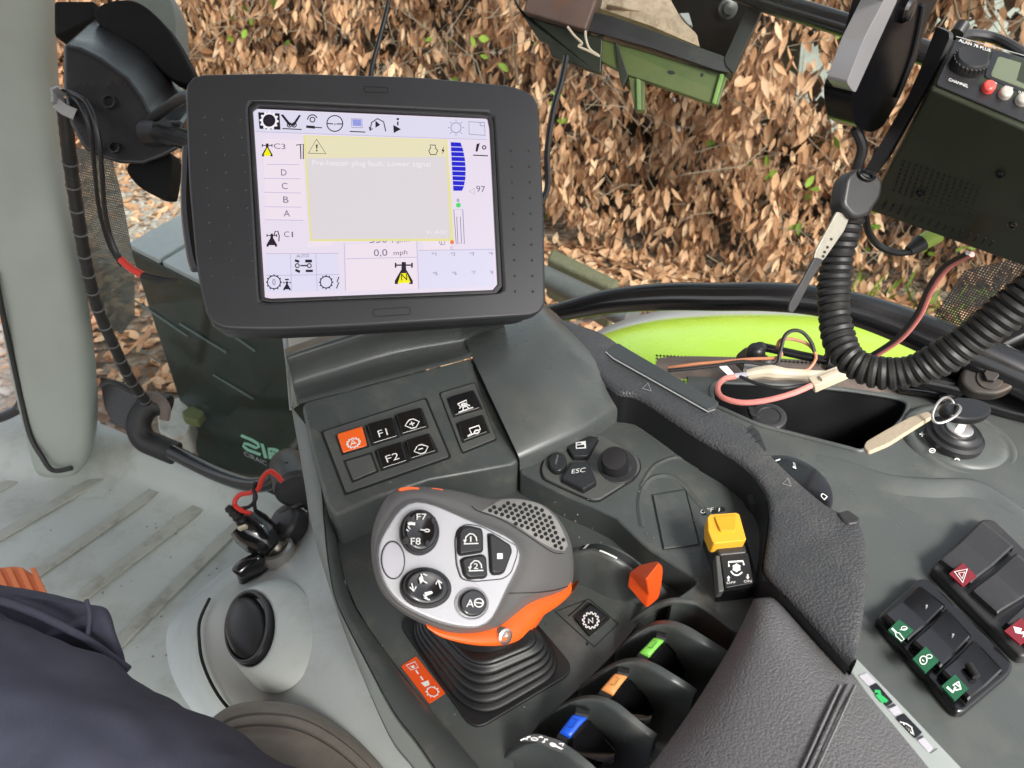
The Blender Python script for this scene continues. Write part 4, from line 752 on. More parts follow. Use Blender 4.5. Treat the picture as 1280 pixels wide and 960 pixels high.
# fine adjustment dial beside the rim
dc = Z(986, 614, .741); da = Vector((.12, -.10, 1)); dl = obj('setting_dial', G().lathe(dc, da, [(.036, -.03), (.036, .006), (.034, .0095), (.028, .0105), (.001, .0105)], 48, cap=False), M['gloss'], con)
DS = ps(dc + da.normalized() * .0105, dc + da.normalized() * .0105 + Vector((.1, 0, -.012)), dc + da.normalized() * .0105 + Vector((0, .1, .01))); g = G()
k9 = cr(920, 460, 3.5556); a, e = k9((252, 446), (245, 418)); g.text(DS, 'F', a, e, (4.2, 1.5), .0008); a, e = k9((392, 590), (370, 570)); g.text(DS, 'D', a, e, (4, -4.2), .0008); g.ribbon(DS, k9((175, 415), (195, 408)), 1.6, .0008); flatobj('dial_lettering', g, M['white'], dl)
# orange sticker with white symbols
ks = cr(440, 580, 3.0); stq = ks((183, 760), (240, 722), (350, 860), (290, 900)); o = obj('orange_sticker', G().prism(deck, rnd(stq, 2), 0, .0006), M['orangered'], con); U = quad_uv(stq); S9 = lambda x, y, h=0: deck(x, y, .001 + h); g = G()
def RU(u, v): return U(v, u)
g.ribbon(S9, [U(.25, .06), U(.75, .10), U(.70, .24), U(.30, .20)], 1.2, closed=True); g.flat(S9, [U(.4, .12), U(.6, .14), U(.55, .2), U(.42, .18)]); g.ribbon(S9, [U(.5, .26), U(.48, .36)], 2.0); g.ribbon(S9, [U(.5, .42), U(.48, .52)], 2.0); g.flat(S9, [U(.3, .54), U(.7, .58), U(.62, .68), U(.35, .66)])
g.ribbon(S9, ell(*U(.5, .84), 7, 5.5, 20, 20), 1.3, closed=True)
for i in range(10):
    a = i * .628; x, y = U(.5, .84); g.ribbon(S9, [(x + 7 * math.cos(a), y + 5.8 * math.sin(a)), (x + 9 * math.cos(a), y + 7.4 * math.sin(a))], 1.4)
flatobj('sticker_symbols', g, M['white'], o)
# ================================================================== ARMREST
ar = thing('armrest', 'padded grey grained armrest cushion with a double stitched seam at lower right', 'armrest', Z(960, 880, .66))
T = [((946, 737), (961, 735)), ((936, 762), (982, 757)), ((914, 805), (1022, 798)), ((886, 850), (1060, 833)), ((852, 902), (1102, 880)), ((806, 962), (1178, 970)), ((745, 1040), (1265, 1075)), ((690, 1110), (1340, 1160))]
rows = []
for i, (a, b_) in enumerate(T):
    r = []; zt = .772 + .006 * min(i, 4) / 4
    for s in (0, .015, .05, .12, .25, .45, .65, .82, .93, .98, 1.0):
        dome = .030 * (1 - abs(2 * s - 1) ** 3.2); r.append(Z(a[0] * (1 - s) + b_[0] * s, a[1] * (1 - s) + b_[1] * s, zt - .030 + dome * (1 if i else .4)))
    r = [r[0] + Vector((0, 0, -.08))] + r + [r[-1] + Vector((0, 0, -.08))]; rows.append(r)
rows.insert(0, [p + Vector((0, .002, -.05 if 0 < i < 12 else 0)) for i, p in enumerate(rows[0])])
cu = obj('cushion', G().loft(rows), M['leather'], ar, sub=2)
def onarm(x, y, lift):
    # sample the dome between the rows
    for i in range(len(T) - 1):
        (a, b_), (c2, d2) = T[i], T[i + 1]
        for t in [k / 24 for k in range(25)]:
            L_, R_ = (a[0] + (c2[0] - a[0]) * t, a[1] + (c2[1] - a[1]) * t), (b_[0] + (d2[0] - b_[0]) * t, b_[1] + (d2[1] - b_[1]) * t)
            s = (x - L_[0]) / (R_[0] - L_[0]); yy = L_[1] + (R_[1] - L_[1]) * s
            if abs(yy - y) < 3: return Z(x, y, .772 + .006 * min(i + t, 4) / 4 - .030 + .030 * (1 - abs(2 * s - 1) ** 3.2) + lift)
    return Z(x, y, .77)
for dx, lift in ((0, .0012), (9, .0008), (-8, .0008)):
    pts = [onarm(1066 + dx + (1012 - 1066) * f, 842 + 118 * f, lift) for f in [k / 8 for k in range(1, 11)]]
    obj('piping' if dx == 0 else 'stitching', G().tube(sm(pts, 3), .0012 if dx == 0 else .0006, 8), M['leather'], ar)
g = G()
for dx in (10, -9):
    pts = sm([onarm(1066 + dx + (1012 - 1066) * f, 842 + 118 * f, .0012) for f in [k / 8 for k in range(1, 11)]], 5)
    for i in range(0, len(pts) - 1, 1): a, e = pts[i], pts[i + 1]; g.tube([a.lerp(e, .12), a.lerp(e, .5) + Vector((0, 0, .0007)), a.lerp(e, .82)], .0006, 5)
obj('seam_thread', g, mat('grey thread', (.17, .165, .165), .7), ar)
# silver status strip beside the armrest
ss = thing('status_strip', 'narrow silver strip with small green and white symbols beside the armrest', 'status strip', Z(1130, 900, .72)); SZ = .752
k8 = cr(1060, 820, 6.857); stz = zs(SZ)
obj('strip', G().prism(stz, [(1058, 832), (1070, 821), (1135, 888), (1205, 962), (1290, 1060), (1265, 1080), (1180, 985), (1110, 905)], -.03, 0), M['strip'], ss, bev=.0015)
for q in (((180, 262), (245, 238), (385, 400), (325, 435)), ((405, 535), (480, 498), (635, 660), (570, 710))): obj('lamp_window', G().prism(stz, rnd(k8(*q), 2), -.001, .0007), M['gloss'], ss)
for q in (((85, 172), (160, 145), (250, 240), (180, 268)), ((330, 445), (400, 405), (470, 495), (405, 528)), ((590, 725), (640, 690), (730, 790), (690, 830))):
    obj('blank_window', G().prism(stz, rnd(k8(*q), 2), -.001, .0006), M['lilac'], ss, bev=.0004)
g = G()
for a, b_ in (((182, 272), (240, 240)), ((335, 448), (400, 420)), ((345, 458), (408, 428)), ((408, 530), (480, 500)), ((580, 715), (640, 690)), ((590, 725), (645, 700)), ((700, 840), (760, 800))): g.ribbon(stz, k8(a, b_), 1.2, .001)
flatobj('divider_lines', g, M['blackmid'], ss)
g = G(); g.ribbon(stz, k8((225, 310), (262, 312), (270, 350), (300, 372), (330, 400)), 4.2, .0011); g.ribbon(stz, k8((240, 340), (300, 410)), 2.6, .0012); g.flat(stz, ell(*k8((318, 392))[0], 2.6, 2.2), .0013); flatobj('green_symbol', g, emit('lit green symbol', (.05, .85, .22), .9), ss)
g = G(); g.ribbon(stz, k8((440, 572), (500, 590), (540, 620), (560, 690), (540, 670), (520, 640), (470, 590)), 1.4, .0011); g.ribbon(stz, k8((480, 600), (530, 655)), 1.4, .0011); flatobj('white_symbol', g, M['white'], ss)
# ================================================================== MONITOR
mo_ = thing('terminal_monitor', 'large dark grey touch monitor with lit screen and warning box on an arm', 'monitor', D(450, 400, .66))
MS = ps(D(232, 92, .635), D(258, 412, .605), D(675, 112, .725))
out = rnd([(231, 93), (345, 90), (520, 95), (640, 106), (672, 118), (680, 250), (683, 392), (640, 396), (450, 408), (340, 413), (262, 411), (246, 340), (236, 230)], 24, 7)
scr = [(316, 133), (612, 146), (623, 360), (331, 371)]
inn = rnd([(310, 126), (617, 141), (629, 366), (325, 378)], 7, 6)
bz = obj('bezel', G().frame(MS, out, inn, -.02, 0, n=120), M['bezel'], mo_, bev=.0045, seg=3)
c = Vector((455, 250)); ou2 = [tuple(c + (Vector(p) - c) * .985) for p in out]
obj('rear_shell', G().prism(MS, resample(ou2, 80), -.045, -.019), M['black'], mo_, bev=.006)
lip = [tuple(Vector((470, 252)) + (Vector(p) - Vector((470, 252))) * .965) for p in inn]
obj('screen_lip', G().frame(MS, inn, lip, -.006, -.0012, n=80), M['blackmid'], mo_, bev=.001)
g = G()
for yy in range(12):
    for j, xx in enumerate((252, 274, 296)):
        t = yy / 11
        if yy in (0, 11): continue
        x = xx + (12 + 10 * (j / 2)) * t * .9 + 2; y = 124 + 22 * yy + (3 if j else 0); g.lathe(MS(x, y), MS.n, [(.0013, 0), (.0009, .0004), (.0003, .0006)], 8, cap=False)
    for j, xx in enumerate((640, 662)):
        if 2 <= yy: g.lathe(MS(xx - 2 + t * 6, 150 + 19.5 * yy), MS.n, [(.0013, 0), (.0009, .0005), (.0003, .0007)], 8, cap=False)
obj('grip_pattern', g, M['blackmid'], mo_)
km = cr(300, 100, 3.3111); g = G(); g.ribbon(MS, rnd(km((512, 28), (610, 32), (612, 54), (515, 50)), 2), 1.1, .0004, closed=True); g.ribbon(MS, rnd([(466, 387), (512, 384), (513, 393), (467, 396)], 3), 1.0, .0004, closed=True); flatobj('bezel_outline', g, M['groove'], mo_)
SS = lambda x, y, h=0: MS(x, y, -.004 + h)
def E(n_, c, s=1.0): return emit(n_, c, s)
e_bg, e_blk, e_pink, e_tool = E('screen ground', (.80, .72, .84)), mat('screen black', (.02, .015, .03), .25), E('screen rose', (.86, .75, .84)), E('screen toolbar', (.72, .70, .85))
sc = obj('screen', G().prism(SS, scr, -.002, 0), e_bg, mo_, bev=0)
def sp(name, m, h, polys=(), ribs=(), texts=(), w=1.0):
    g = G()
    for p in polys: g.flat(SS, km(*p), h)
    for r in ribs:
        cl = r[0] == r[-1]; g.ribbon(SS, km(*(r[:-1] if cl else r)), w, h, closed=cl)
    for t, a, b_, cap in texts:
        A, Bq = km(a, b_); d = Vector(Bq) - Vector(A); d.normalize(); g.text(SS, t, A, Bq, (-.045 * cap / 3.31 - d.y * 0, -cap / 3.31), h)
    return flatobj(name, g, m, sc)
ci = lambda x, y, r, n=22, a0=0, a1=360: (ell(x, y, r, r, 0, n, a0, a1) + ([ell(x, y, r, r, 0, n)[0]] if abs(a1 - a0) > 359 else []))
sp('toolbar', e_tool, .0003, [[(57, 114), (1022, 158), (1024, 236), (62, 205)]])
sp('rose_print', e_pink, .0003, [[(440, 676), (730, 662), (735, 858), (440, 868)], [(750, 240), (870, 245), (880, 690), (890, 705), (760, 700)], [(95, 235), (260, 240), (275, 570), (105, 570)], [(280, 660), (380, 658), (385, 680), (282, 686)]])
sp('pale_blue_print', E('screen pale blue', (.74, .71, .88)), .0003, [[(104, 716), (405, 714), (412, 868), (112, 876)], [(740, 705), (1053, 690), (1058, 850), (742, 858)]])
sp('toolbar_rule', E('screen line', (.50, .46, .68)), .0006, ribs=[[(62, 206), (1026, 240)], [(110, 342), (245, 343)], [(98, 400), (250, 402)], [(100, 458), (252, 461)], [(102, 518), (256, 520)], [(104, 572), (262, 575)], [(104, 713), (408, 712)], [(208, 714), (214, 870)], [(314, 712), (320, 868)], [(106, 804), (412, 800)], [(432, 670), (438, 868)], [(734, 660), (742, 860)], [(440, 735), (735, 728)], [(742, 700), (1054, 696)]], w=.8)
def gr(x, y, r0, r1, n): return [(x + r * math.cos(a), y + r * math.sin(a)) for i in range(n * 4) for a in [2 * math.pi * i / (n * 4)] for r in [r1 if i % 4 in (0, 1) else r0]]
sp('gear_tile', e_blk, .0006, [[(74, 125), (163, 130), (167, 198), (80, 194)]])
sp('gear_symbol', E('screen white', (.9, .88, .92)), .0009, [gr(120, 161, 33, 40, 12)]); sp('gear_hub', e_blk, .0012, [ell(120, 161, 26, 26, 0, 24)])
tract = lambda x, y, s: [[(x - 5 * s, y - 20 * s), (x + 5 * s, y - 20 * s), (x + 6 * s, y), (x - 6 * s, y)], [(x - 22 * s, y - 18 * s), (x - 18 * s, y - 18 * s), (x - 18 * s, y - 6 * s), (x - 22 * s, y - 6 * s)], [(x + 18 * s, y - 18 * s), (x + 22 * s, y - 18 * s), (x + 22 * s, y - 6 * s), (x + 18 * s, y - 6 * s)], [(x - 20 * s, y - 14 * s), (x + 20 * s, y - 14 * s), (x + 20 * s, y - 10.5 * s), (x - 20 * s, y - 10.5 * s)], [(x - 7 * s, y), (x + 7 * s, y), (x + 22 * s, y + 26 * s), (x + 22 * s, y + 34 * s), (x + 14 * s, y + 34 * s), (x + 12 * s, y + 28 * s), (x - 12 * s, y + 28 * s), (x - 14 * s, y + 34 * s), (x - 22 * s, y + 34 * s), (x - 22 * s, y + 26 * s)]]
blk = [[(168, 136), (178, 134), (212, 176), (204, 184)], [(244, 136), (252, 138), (224, 184), (215, 178)], [(562, 160), (582, 178), (562, 190)], [(636, 178), (668, 196), (638, 212)], [(274, 180), (310, 182), (310, 194), (274, 190)], [(983, 258), (996, 254), (986, 290), (978, 288)], [(650, 150), (660, 150), (660, 158), (650, 158)], [(652, 164), (658, 164), (658, 180), (652, 180)]] + tract(112, 275, 1.0) + tract(131, 650, 1.0) + tract(194, 842, .7) + tract(680, 782, 1.7)
blk += [[(228, 736), (246, 742), (244, 752), (226, 746)], [(270, 738), (298, 738), (298, 750), (270, 750)], [(230, 776), (250, 784), (246, 794), (228, 786)], [(272, 780), (302, 780), (302, 790), (272, 790)], [(250, 760), (278, 760), (278, 766), (250, 766)], [(186, 818), (202, 818), (202, 824), (186, 824)]]
sp('black_print', e_blk, .0006, blk)
sp('line_print', e_blk, .0006, ribs=[[(175, 193), (255, 197)], ci(300, 156, 10), ci(300, 156, 20, 14, 180, 340), [(310, 188), (340, 190)], ci(393, 172, 33), [(362, 172), (386, 174)], [(400, 174), (426, 174)], [(393, 172), (394, 178)], [(540, 200), (546, 168), (570, 152), (596, 165), (605, 205)], [(536, 186), (540, 202), (550, 192)], [(968, 304), (1030, 307)], ci(1014, 272, 7), ci(204, 178, 9), ci(224, 178, 9), [(455, 205), (520, 208)], ci(140, 832, 27), ci(357, 832, 24), [(410, 810), (402, 832), (410, 832), (400, 858)], ci(237, 763, 8), ci(287, 763, 8), [(140, 640), (145, 620), (156, 620), (162, 640), (160, 662)], [(232, 262), (262, 258), (262, 320)], [(250, 258), (252, 320)]], w=1.3)
sp('radial_print', e_blk, .0006, ribs=[[(140 + 27 * math.cos(a), 832 + 27 * math.sin(a)), (140 + 33 * math.cos(a), 832 + 33 * math.sin(a))] for a in [k * .5236 for k in range(12)]] + [[(357 + 24 * math.cos(a), 832 + 24 * math.sin(a)), (357 + 30 * math.cos(a), 832 + 30 * math.sin(a))] for a in [k * .5236 for k in range(12)]], w=1.5)
sp('slate_print', E('screen slate', (.20, .18, .33)), .0006, ribs=[ci(897, 190, 21)] + [[(897 + 27 * math.cos(a), 190 + 27 * math.sin(a)), (897 + 34 * math.cos(a), 190 + 34 * math.sin(a))] for a in [k * math.pi / 4 for k in range(8)]] + [[(950, 165), (1015, 169), (1018, 222), (952, 217), (950, 165)], [(997, 168), (998, 182), (1014, 183)], [(462, 152), (505, 154), (508, 190), (464, 188), (462, 152)], [(888, 530), (925, 530), (932, 672), (898, 672), (888, 530)], [(900, 560), (915, 560), (920, 670), (905, 670), (900, 560)], [(826, 660), (832, 676), (850, 676), (850, 660)], [(836, 660), (838, 676)]], w=.8)
sp('blue_tile', E('screen tile blue', (.30, .32, .75)), .0007, [[(466, 155), (502, 157), (504, 184), (468, 182)]])
sp('screen_lettering', E('screen text', (.16, .13, .22)), .0006, texts=[('C3', (140, 276), (188, 279), 22), ('D', (170, 388), (193, 389), 26), ('C', (173, 444), (197, 445), 26), ('B', (179, 501), (201, 502), 26), ('A', (181, 558), (207, 559), 26), ('C', (182, 644), (204, 644), 23), ('1', (214, 645), (220, 645), 23), ('0', (134, 843), (147, 843), 24), ('AUTO', (233, 730), (286, 728), 13), ('97', (982, 456), (1019, 458), 25), ('0,0', (556, 724), (612, 722), 28), ('mph', (638, 720), (695, 716), 19), ('530', (538, 669), (612, 667), 26), ('r.p.m', (632, 668), (704, 664), 16), ('*1', (796, 722), (815, 721), 13), ('*2', (876, 722), (894, 721), 13), ('*3', (955, 721), (972, 720), 13), ('*4', (1034, 720), (1050, 719), 13), ('*5', (801, 804), (820, 803), 14), ('*6', (882, 802), (900, 801), 14), ('*7', (962, 800), (978, 799), 14), ('*8', (1038, 799), (1052, 798), 14), ('8', (900, 498), (911, 498), 13), ('C', (874, 696), (886, 696), 12)])
sp('gauge', E('screen blue', (.005, .005, .62)), .0006, [[(875, 250), (916, 252), (926, 280), (934, 320), (937, 360), (936, 400), (930, 434), (922, 452), (886, 452), (880, 350)]])
sp('gauge_rule', E('screen gauge line', (.75, .75, .9)), .0009, ribs=[[(874, 270 + 20 * k), (940, 272 + 20 * k)] for k in range(9)], w=.9)
sp('yellow_print', E('screen yellow', (.92, .86, .0)), .0009, [[(112, 272), (128, 302), (112, 310), (97, 302)], [(668, 796), (692, 794), (708, 834), (654, 838)]]); sp('gear_letter', e_blk, .0012, texts=[('N', (669, 826), (694, 824), 28)])
sp('green_lamp', E('screen green', (.06, .68, .14)), .0006, [ell(907, 512, 10, 10)]); sp('orange_lamp', E('screen orange', (.85, .2, .05)), .0013, [ell(880, 667, 8, 9)])
sp('gauge_pointer', E('screen grey', (.4, .38, .42)), .0006, ribs=[[(952, 455), (974, 442), (975, 466), (952, 455)]], w=.8)
sp('warning_box', E('screen warning border', (.80, .74, .30)), .0010, [[(262, 222), (860, 240), (888, 662), (290, 662)]])
sp('warning_head', E('screen warning head', (.80, .74, .50)), .0012, [[(270, 226), (852, 243), (858, 312), (276, 318)]])
sp('warning_body', E('screen warning body', (.72, .67, .70)), .0013, [[(276, 318), (856, 312), (874, 652), (297, 655)]])
sp('warning_text', E('screen warning text', (.86, .83, .88)), .0017, texts=[('Pre-heater plug fault. Lower signal', (300, 348), (790, 354), 22), ('V- Ack/', (770, 634), (862, 632), 17)])
sp('warning_print', e_blk, .0017, polys=[[(314, 262), (322, 262), (320, 280), (316, 280)], [(315, 284), (321, 284), (321, 290), (315, 290)], [(846, 268), (836, 290), (842, 290), (837, 306), (849, 284), (843, 284)]], ribs=[[(317, 240), (283, 298), (356, 300), (317, 240)], [(788, 264), (812, 265), (810, 275), (820, 288), (812, 304), (790, 304), (783, 288), (791, 276), (788, 264)]], w=1.1)
# arm to the pillar housing
am = obj('arm_tube', G().tube(sm([D(172, 158, .99), D(200, 167, .95), D(226, 173, .86), D(262, 185, .74), D(300, 200, .70)], 6), .0115, 14), M['tube'], mo_)
obj('arm_strut', G().tube(sm([D(188, 150, .96), D(210, 134, .90), D(236, 120, .78), D(262, 130, .72)], 6), .0065, 12), M['black'], mo_)
obj('side_handle', G().tube(sm([MS(233, 165, -.03), MS(231, 240, -.03), MS(238, 300, -.03), MS(244, 322, -.03)], 6), .0075, 10), M['gloss'], mo_)
# ================================================================== JOYSTICK
js = thing('drive_joystick', 'grey and orange multifunction joystick with silver button plate on a black rubber boot', 'joystick', Z(605, 820, .70))
kj = cr(440, 580, 3.0)
JS = ps(D(560, 700, .500), D(660, 690, .524), D(545, 630, .512))
def JR(x, y, h):                                             # the same pixel on a parallel plane h above the plate
    r = ray(x, y); a_ = JS(560, 700, h); return CAM + r * (JS.n.dot(a_ - CAM) / JS.n.dot(r))
plate = sm2(kj((240, 145), (300, 156), (370, 184), (440, 215), (560, 265), (612, 303), (626, 350), (608, 405), (575, 470), (545, 535), (515, 585), (470, 610), (400, 608), (310, 585), (220, 545), (165, 505), (125, 450), (103, 385), (100, 315), (118, 265), (165, 190), (200, 158)), 4)
plate = resample(plate, 48); cx = sum(p[0] for p in plate) / 48; cy = sum(p[1] for p in plate) / 48
def ring(k, dx, dy, h, kx=None):
    return [JS(cx + (p[0] - cx) * (kx or k) + dx, cy + (p[1] - cy) * k + dy, h) for p in plate]
# shell, from the plate backwards; the direction is down to the right and away
sil = kj((150, 108), (250, 88), (400, 105), (520, 135), (600, 128), (720, 155), (788, 230), (822, 310), (826, 400), (815, 480), (700, 520), (610, 590), (520, 625), (400, 640), (290, 605), (200, 560), (130, 500), (95, 430), (78, 330), (90, 220))
def ringpx(pts, hs):
    return [JR(x, y, h) for (x, y), h in zip(pts, hs)]
silr = resample(sm2(sil, 5), 48)
def ang(p, c): return math.atan2(p[1] - c[1], p[0] - c[0])
def align(poly, c):                                         # rotate so that index 0 is nearest the angle of plate[0]
    a0 = ang(plate[0], (cx, cy)); j = min(range(len(poly)), key=lambda i: abs(math.remainder(ang(poly[i], c) - a0, 2 * math.pi))); q = poly[j:] + poly[:j]
    a1 = sum((q[i][0] * q[(i + 1) % len(q)][1] - q[(i + 1) % len(q)][0] * q[i][1]) for i in range(len(q))); a2 = sum((plate[i][0] * plate[(i + 1) % 48][1] - plate[(i + 1) % 48][0] * plate[i][1]) for i in range(48))
    if a1 * a2 < 0: q = [q[0]] + q[:0:-1]
    return q
def byangle(poly, c, n=48):                                 # n points of an outline at the plate's own angles seen from c
    out = []
    P = [Vector(p) for p in poly]
    for k in range(n):
        a = ang(plate[k], (cx, cy)); d = Vector((math.cos(a), math.sin(a))); best = None
        for i in range(len(P)):
            A, Bq = P[i] - Vector(c), P[(i + 1) % len(P)] - Vector(c); e = Bq - A; den = d.x * e.y - d.y * e.x
            if abs(den) < 1e-9: continue
            t = (A.x * e.y - A.y * e.x) / den; s = (A.x * d.y - A.y * d.x) / den
            if t > 0 and -1e-6 <= s <= 1 + 1e-6 and (best is None or t > best): best = t
        best = best or 40; q = Vector(c) + d * best; out.append((q.x, q.y))
    return out
S48 = byangle(sm2(sil, 6), (cx + 10, cy)); hd_ = []
def lerp2(A, Bq, t): return [(a[0] * (1 - t) + b_[0] * t, a[1] * (1 - t) + b_[1] * t) for a, b_ in zip(A, Bq)]
R = []
def fall(p):                                                # how far behind the plate the outline lies
    r = max(0.0, min(1.0, (p[0] - 560) / 150)); return -.016 - .040 * r
R.append(ringpx(lerp2(plate, [(cx, cy)] * 48, .30), [-.003] * 48)); R.append(ringpx(lerp2(plate, [(cx, cy)] * 48, .04), [-.002] * 48)); big = [(cx + (p[0] - cx) * 1.035, cy + (p[1] - cy) * 1.035) for p in plate]; R.append(ringpx(big, [.0005] * 48)); big2 = [(cx + (p[0] - cx) * 1.07, cy + (p[1] - cy) * 1.07) for p in plate]
S48 = [(cx + 14 + (x - cx - 14) * 1.025, cy + (y - cy) * 1.025) for x, y in S48]
R.append([JR(*lerp2([b_], [s], .12)[0], -.003 + .12 * fall(s)) for b_, s in zip(big, S48)])
for t in (.45, .75, .93, 1.0): R.append([JR(*lerp2([b_], [s], t)[0], (fall(s)) * (t ** 1.6 if t < 1 else 1.15)) for b_, s in zip(big, S48)])
bx, by = cx + 28, cy + 4
for k, hh in ((.95, -.030), (.80, -.050), (.5, -.062)): R.append([JR(bx + (s[0] - bx) * k, by + (s[1] - by) * k, fall(s) + hh) for s in S48])
hdo = obj('grip_shell', G().loft(R, cu=True, cap=True), M['jgrey'], js, sub=2)
fp = obj('button_plate', G().prism(JS, plate, -.003, .0022), M['silver'], js, bev=.0012, seg=3)
JP = lambda x, y, h=0: JS(x, y, .0022 + h)
# top rockers
for q in (((170, 95), (205, 82), (255, 88), (250, 96), (210, 98)), ((290, 88), (330, 90), (345, 98), (300, 100))):
    pass
for q, hh in ((((172, 100), (178, 90), (215, 84), (252, 88), (256, 97), (215, 102)), -.0135), (((286, 96), (302, 89), (336, 93), (346, 100), (310, 103)), -.016)):
    pl = rnd(kj(*q), 2); obj('top_button', G().slab([JR(x, y, hh + .003) for x, y in pl], -JS.n * .008), M['orange'], js, bev=.0015)
# orange belly
up_ = [(531, 779), (546, 786), (572, 790), (600, 791), (625, 786), (640, 770), (650, 757), (662, 751), (688, 746), (704, 742), (715, 735)]
md_ = [(534, 785), (548, 793), (572, 800), (600, 803), (628, 800), (648, 788), (660, 775), (672, 766), (692, 757), (706, 748), (714, 739)]
lw_ = [(540, 790), (552, 799), (575, 806), (602, 810), (632, 809), (655, 800), (668, 786), (676, 774), (692, 763), (705, 752), (713, 742)]
hh_ = [-.012, -.012, -.013, -.015, -.018, -.022, -.027, -.031, -.040, -.047, -.052]
rows = [ringpx([(x - 2, y - 14) for x, y in up_], [h - .004 for h in hh_]), ringpx(up_, [h + .001 for h in hh_]), ringpx(md_, [h + .003 for h in hh_]), ringpx(lw_, hh_), ringpx([(x + 8, y - 8) for x, y in lw_], [h - .02 for h in hh_]), ringpx([(x + 14, y - 25) for x, y in lw_], [h - .035 for h in hh_])]
ob = obj('orange_shell', G().loft([sm(r, 4) for r in rows]), M['orange'], js, sub=1, ang=60)
bs = JS(641, 792, -.016); obj('shell_bolt', G().lathe(bs, JS.n + Vector((.2, -.2, -.3)), [(.0055, -.004), (.0055, .002), (.004, .0026), (.003, .0), (.0002, .0)], 16), M['metal'], ob)
g = G(); g.ribbon(lambda x, y, h=0: JS(x, y, fall((x, y)) * .66 + h), sm2(kj((585, 483), (640, 482), (700, 480), (760, 474), (800, 468)), 4, False), .9, .004); 
# honeycomb grille on the upper right
def GR(x, y, h=0):
    return GSURF(x, y, h)
ga_, gb_, gc_ = JS(602, 636, -.0065), JS(708, 690, -.046), JS(690, 632, -.050)
GQ = kj((480, 172), (570, 128), (720, 155), (788, 228), (815, 300), (795, 330), (770, 325), (640, 245), (520, 190))
from mathutils.bvhtree import BVHTree
dg = bpy.context.evaluated_depsgraph_get(); ev = hdo.evaluated_get(dg); me = ev.to_mesh(); off = Vector(js.location); bv = BVHTree.FromPolygons([v.co + off for v in me.vertices], [tuple(p.vertices) for p in me.polygons]); ev.to_mesh_clear()
def onhead(x, y, h=0):                                       # the shell's own skin, lifted along its normal
    r = ray(x, y).normalized(); hit = bv.ray_cast(CAM, r)
    if hit[0] is None: return JS(x, y, fall((x, y)) + h)
    n_ = hit[1]; n_ = -n_ if n_.dot(r) > 0 else n_
    return hit[0] + n_ * h
def inside(p, poly):
    c_ = False; x, y = p
    for i in range(len(poly)):
        (x1, y1), (x2, y2) = poly[i - 1], poly[i]
        if (y1 > y) != (y2 > y) and x < (x2 - x1) * (y - y1) / (y2 - y1) + x1: c_ = not c_
    return c_
obj('seam_line', (lambda g: (g.ribbon(onhead, sm2(kj((585, 484), (640, 483), (700, 480), (760, 472), (808, 458)), 4, False), .9, .0004), g.ribbon(onhead, sm2(kj((450, 155), (462, 172), (480, 176), (560, 205), (640, 255), (745, 325), (790, 338)), 5, False), 1.0, .0004))[0] and g)(G()) if False else (lambda g: g.ribbon(onhead, sm2(kj((585, 484), (640, 483), (700, 480), (760, 472), (808, 458)), 4, False), .9, .0004).ribbon(onhead, sm2(kj((448, 158), (462, 172), (480, 180), (560, 210), (640, 258), (745, 328), (790, 336)), 5, False), 1.0, .0004))(G()), M['groove'], js)
g = G(); gm_ = G(); u_, w_ = Vector((7.4, 2.5)), Vector((-1.6, 6.2))
GP = kj((490, 178), (575, 138), (700, 158), (765, 215), (800, 290), (800, 318), (770, 318), (640, 240), (560, 200)); n_h = 0
for i in range(-4, 24):
    for j in range(-12, 16):
        p = Vector((600, 640)) + u_ * (i + .5 * (j % 2)) + w_ * j * .82
        if inside(tuple(p), GP) and inside((p.x + 2, p.y), GP) and inside((p.x - 2, p.y - 1), GP):
            t = max(0, min(1, (p.x - 600) / 110)); hx = [(p.x + 3.0 * (1 - .12 * t) * math.cos(a), p.y + 2.75 * math.sin(a)) for a in [k * math.pi / 3 + .3 for k in range(6)]]; g.flat(onhead, hx, .0005); n_h += 1
gr_ = obj('grip_mesh', G().flat(onhead, [(0, 0), (1, 0), (1, 1)], 0) if False else (lambda g2: g2)(G().loft([[onhead(x * (1 - f) + x2 * f, y * (1 - f) + y2 * f, .0003) for f in [k / 14 for k in range(15)]] for (x, y), (x2, y2) in zip(sm2(kj((486, 178), (540, 196), (600, 222), (660, 262), (715, 298), (765, 322), (795, 326)), 4, False), sm2(kj((560, 134), (610, 132), (660, 140), (710, 156), (760, 200), (792, 258), (808, 305)), 4, False))])), M['mesh'], js)
flatobj('mesh_holes', g, M['groove'], gr_)
# dials, keys and print on the plate
def disc(x, y, rx, ry, h0, h1, m, name, par, bev=.001, rot=0): return obj(name, G().prism(JP, ell(x, y, rx, ry, rot, 36), h0, h1), m, par, bev=bev, seg=3)
d1 = disc(522.5, 667, 24.5, 28.5, -.001, .0030, M['black'], 'thumb_dial', fp)
def crown(x, y, rx, ry, hts, name, m, par, rot=0):
    rows = [[JP(*p, h) for p in ell(x + dx, y + dy, rx * k, ry * k, rot, 36)] for k, h, dx, dy in hts]; return obj(name, G().loft(rows, cu=True, cap=True), m, par, sub=1)
cr1 = crown(520.5, 667, 22, 26, [(1, .003, 1, 0), (1, .008, 0, 0), (.95, .0105, -.5, 0), (.6, .0095, -.5, 0), (.05, .009, -.5, 0)], 'dial_cap', M['gloss'], d1)
for cx_, cy_ in kj((285, 225), (262, 312), (196, 225), (186, 300)): obj('dial_notch', G().prism(JP, ell(cx_, cy_, 3.2, 4.2, 0, 14), .006, .0112), M['rubber'], d1, bev=.0006)
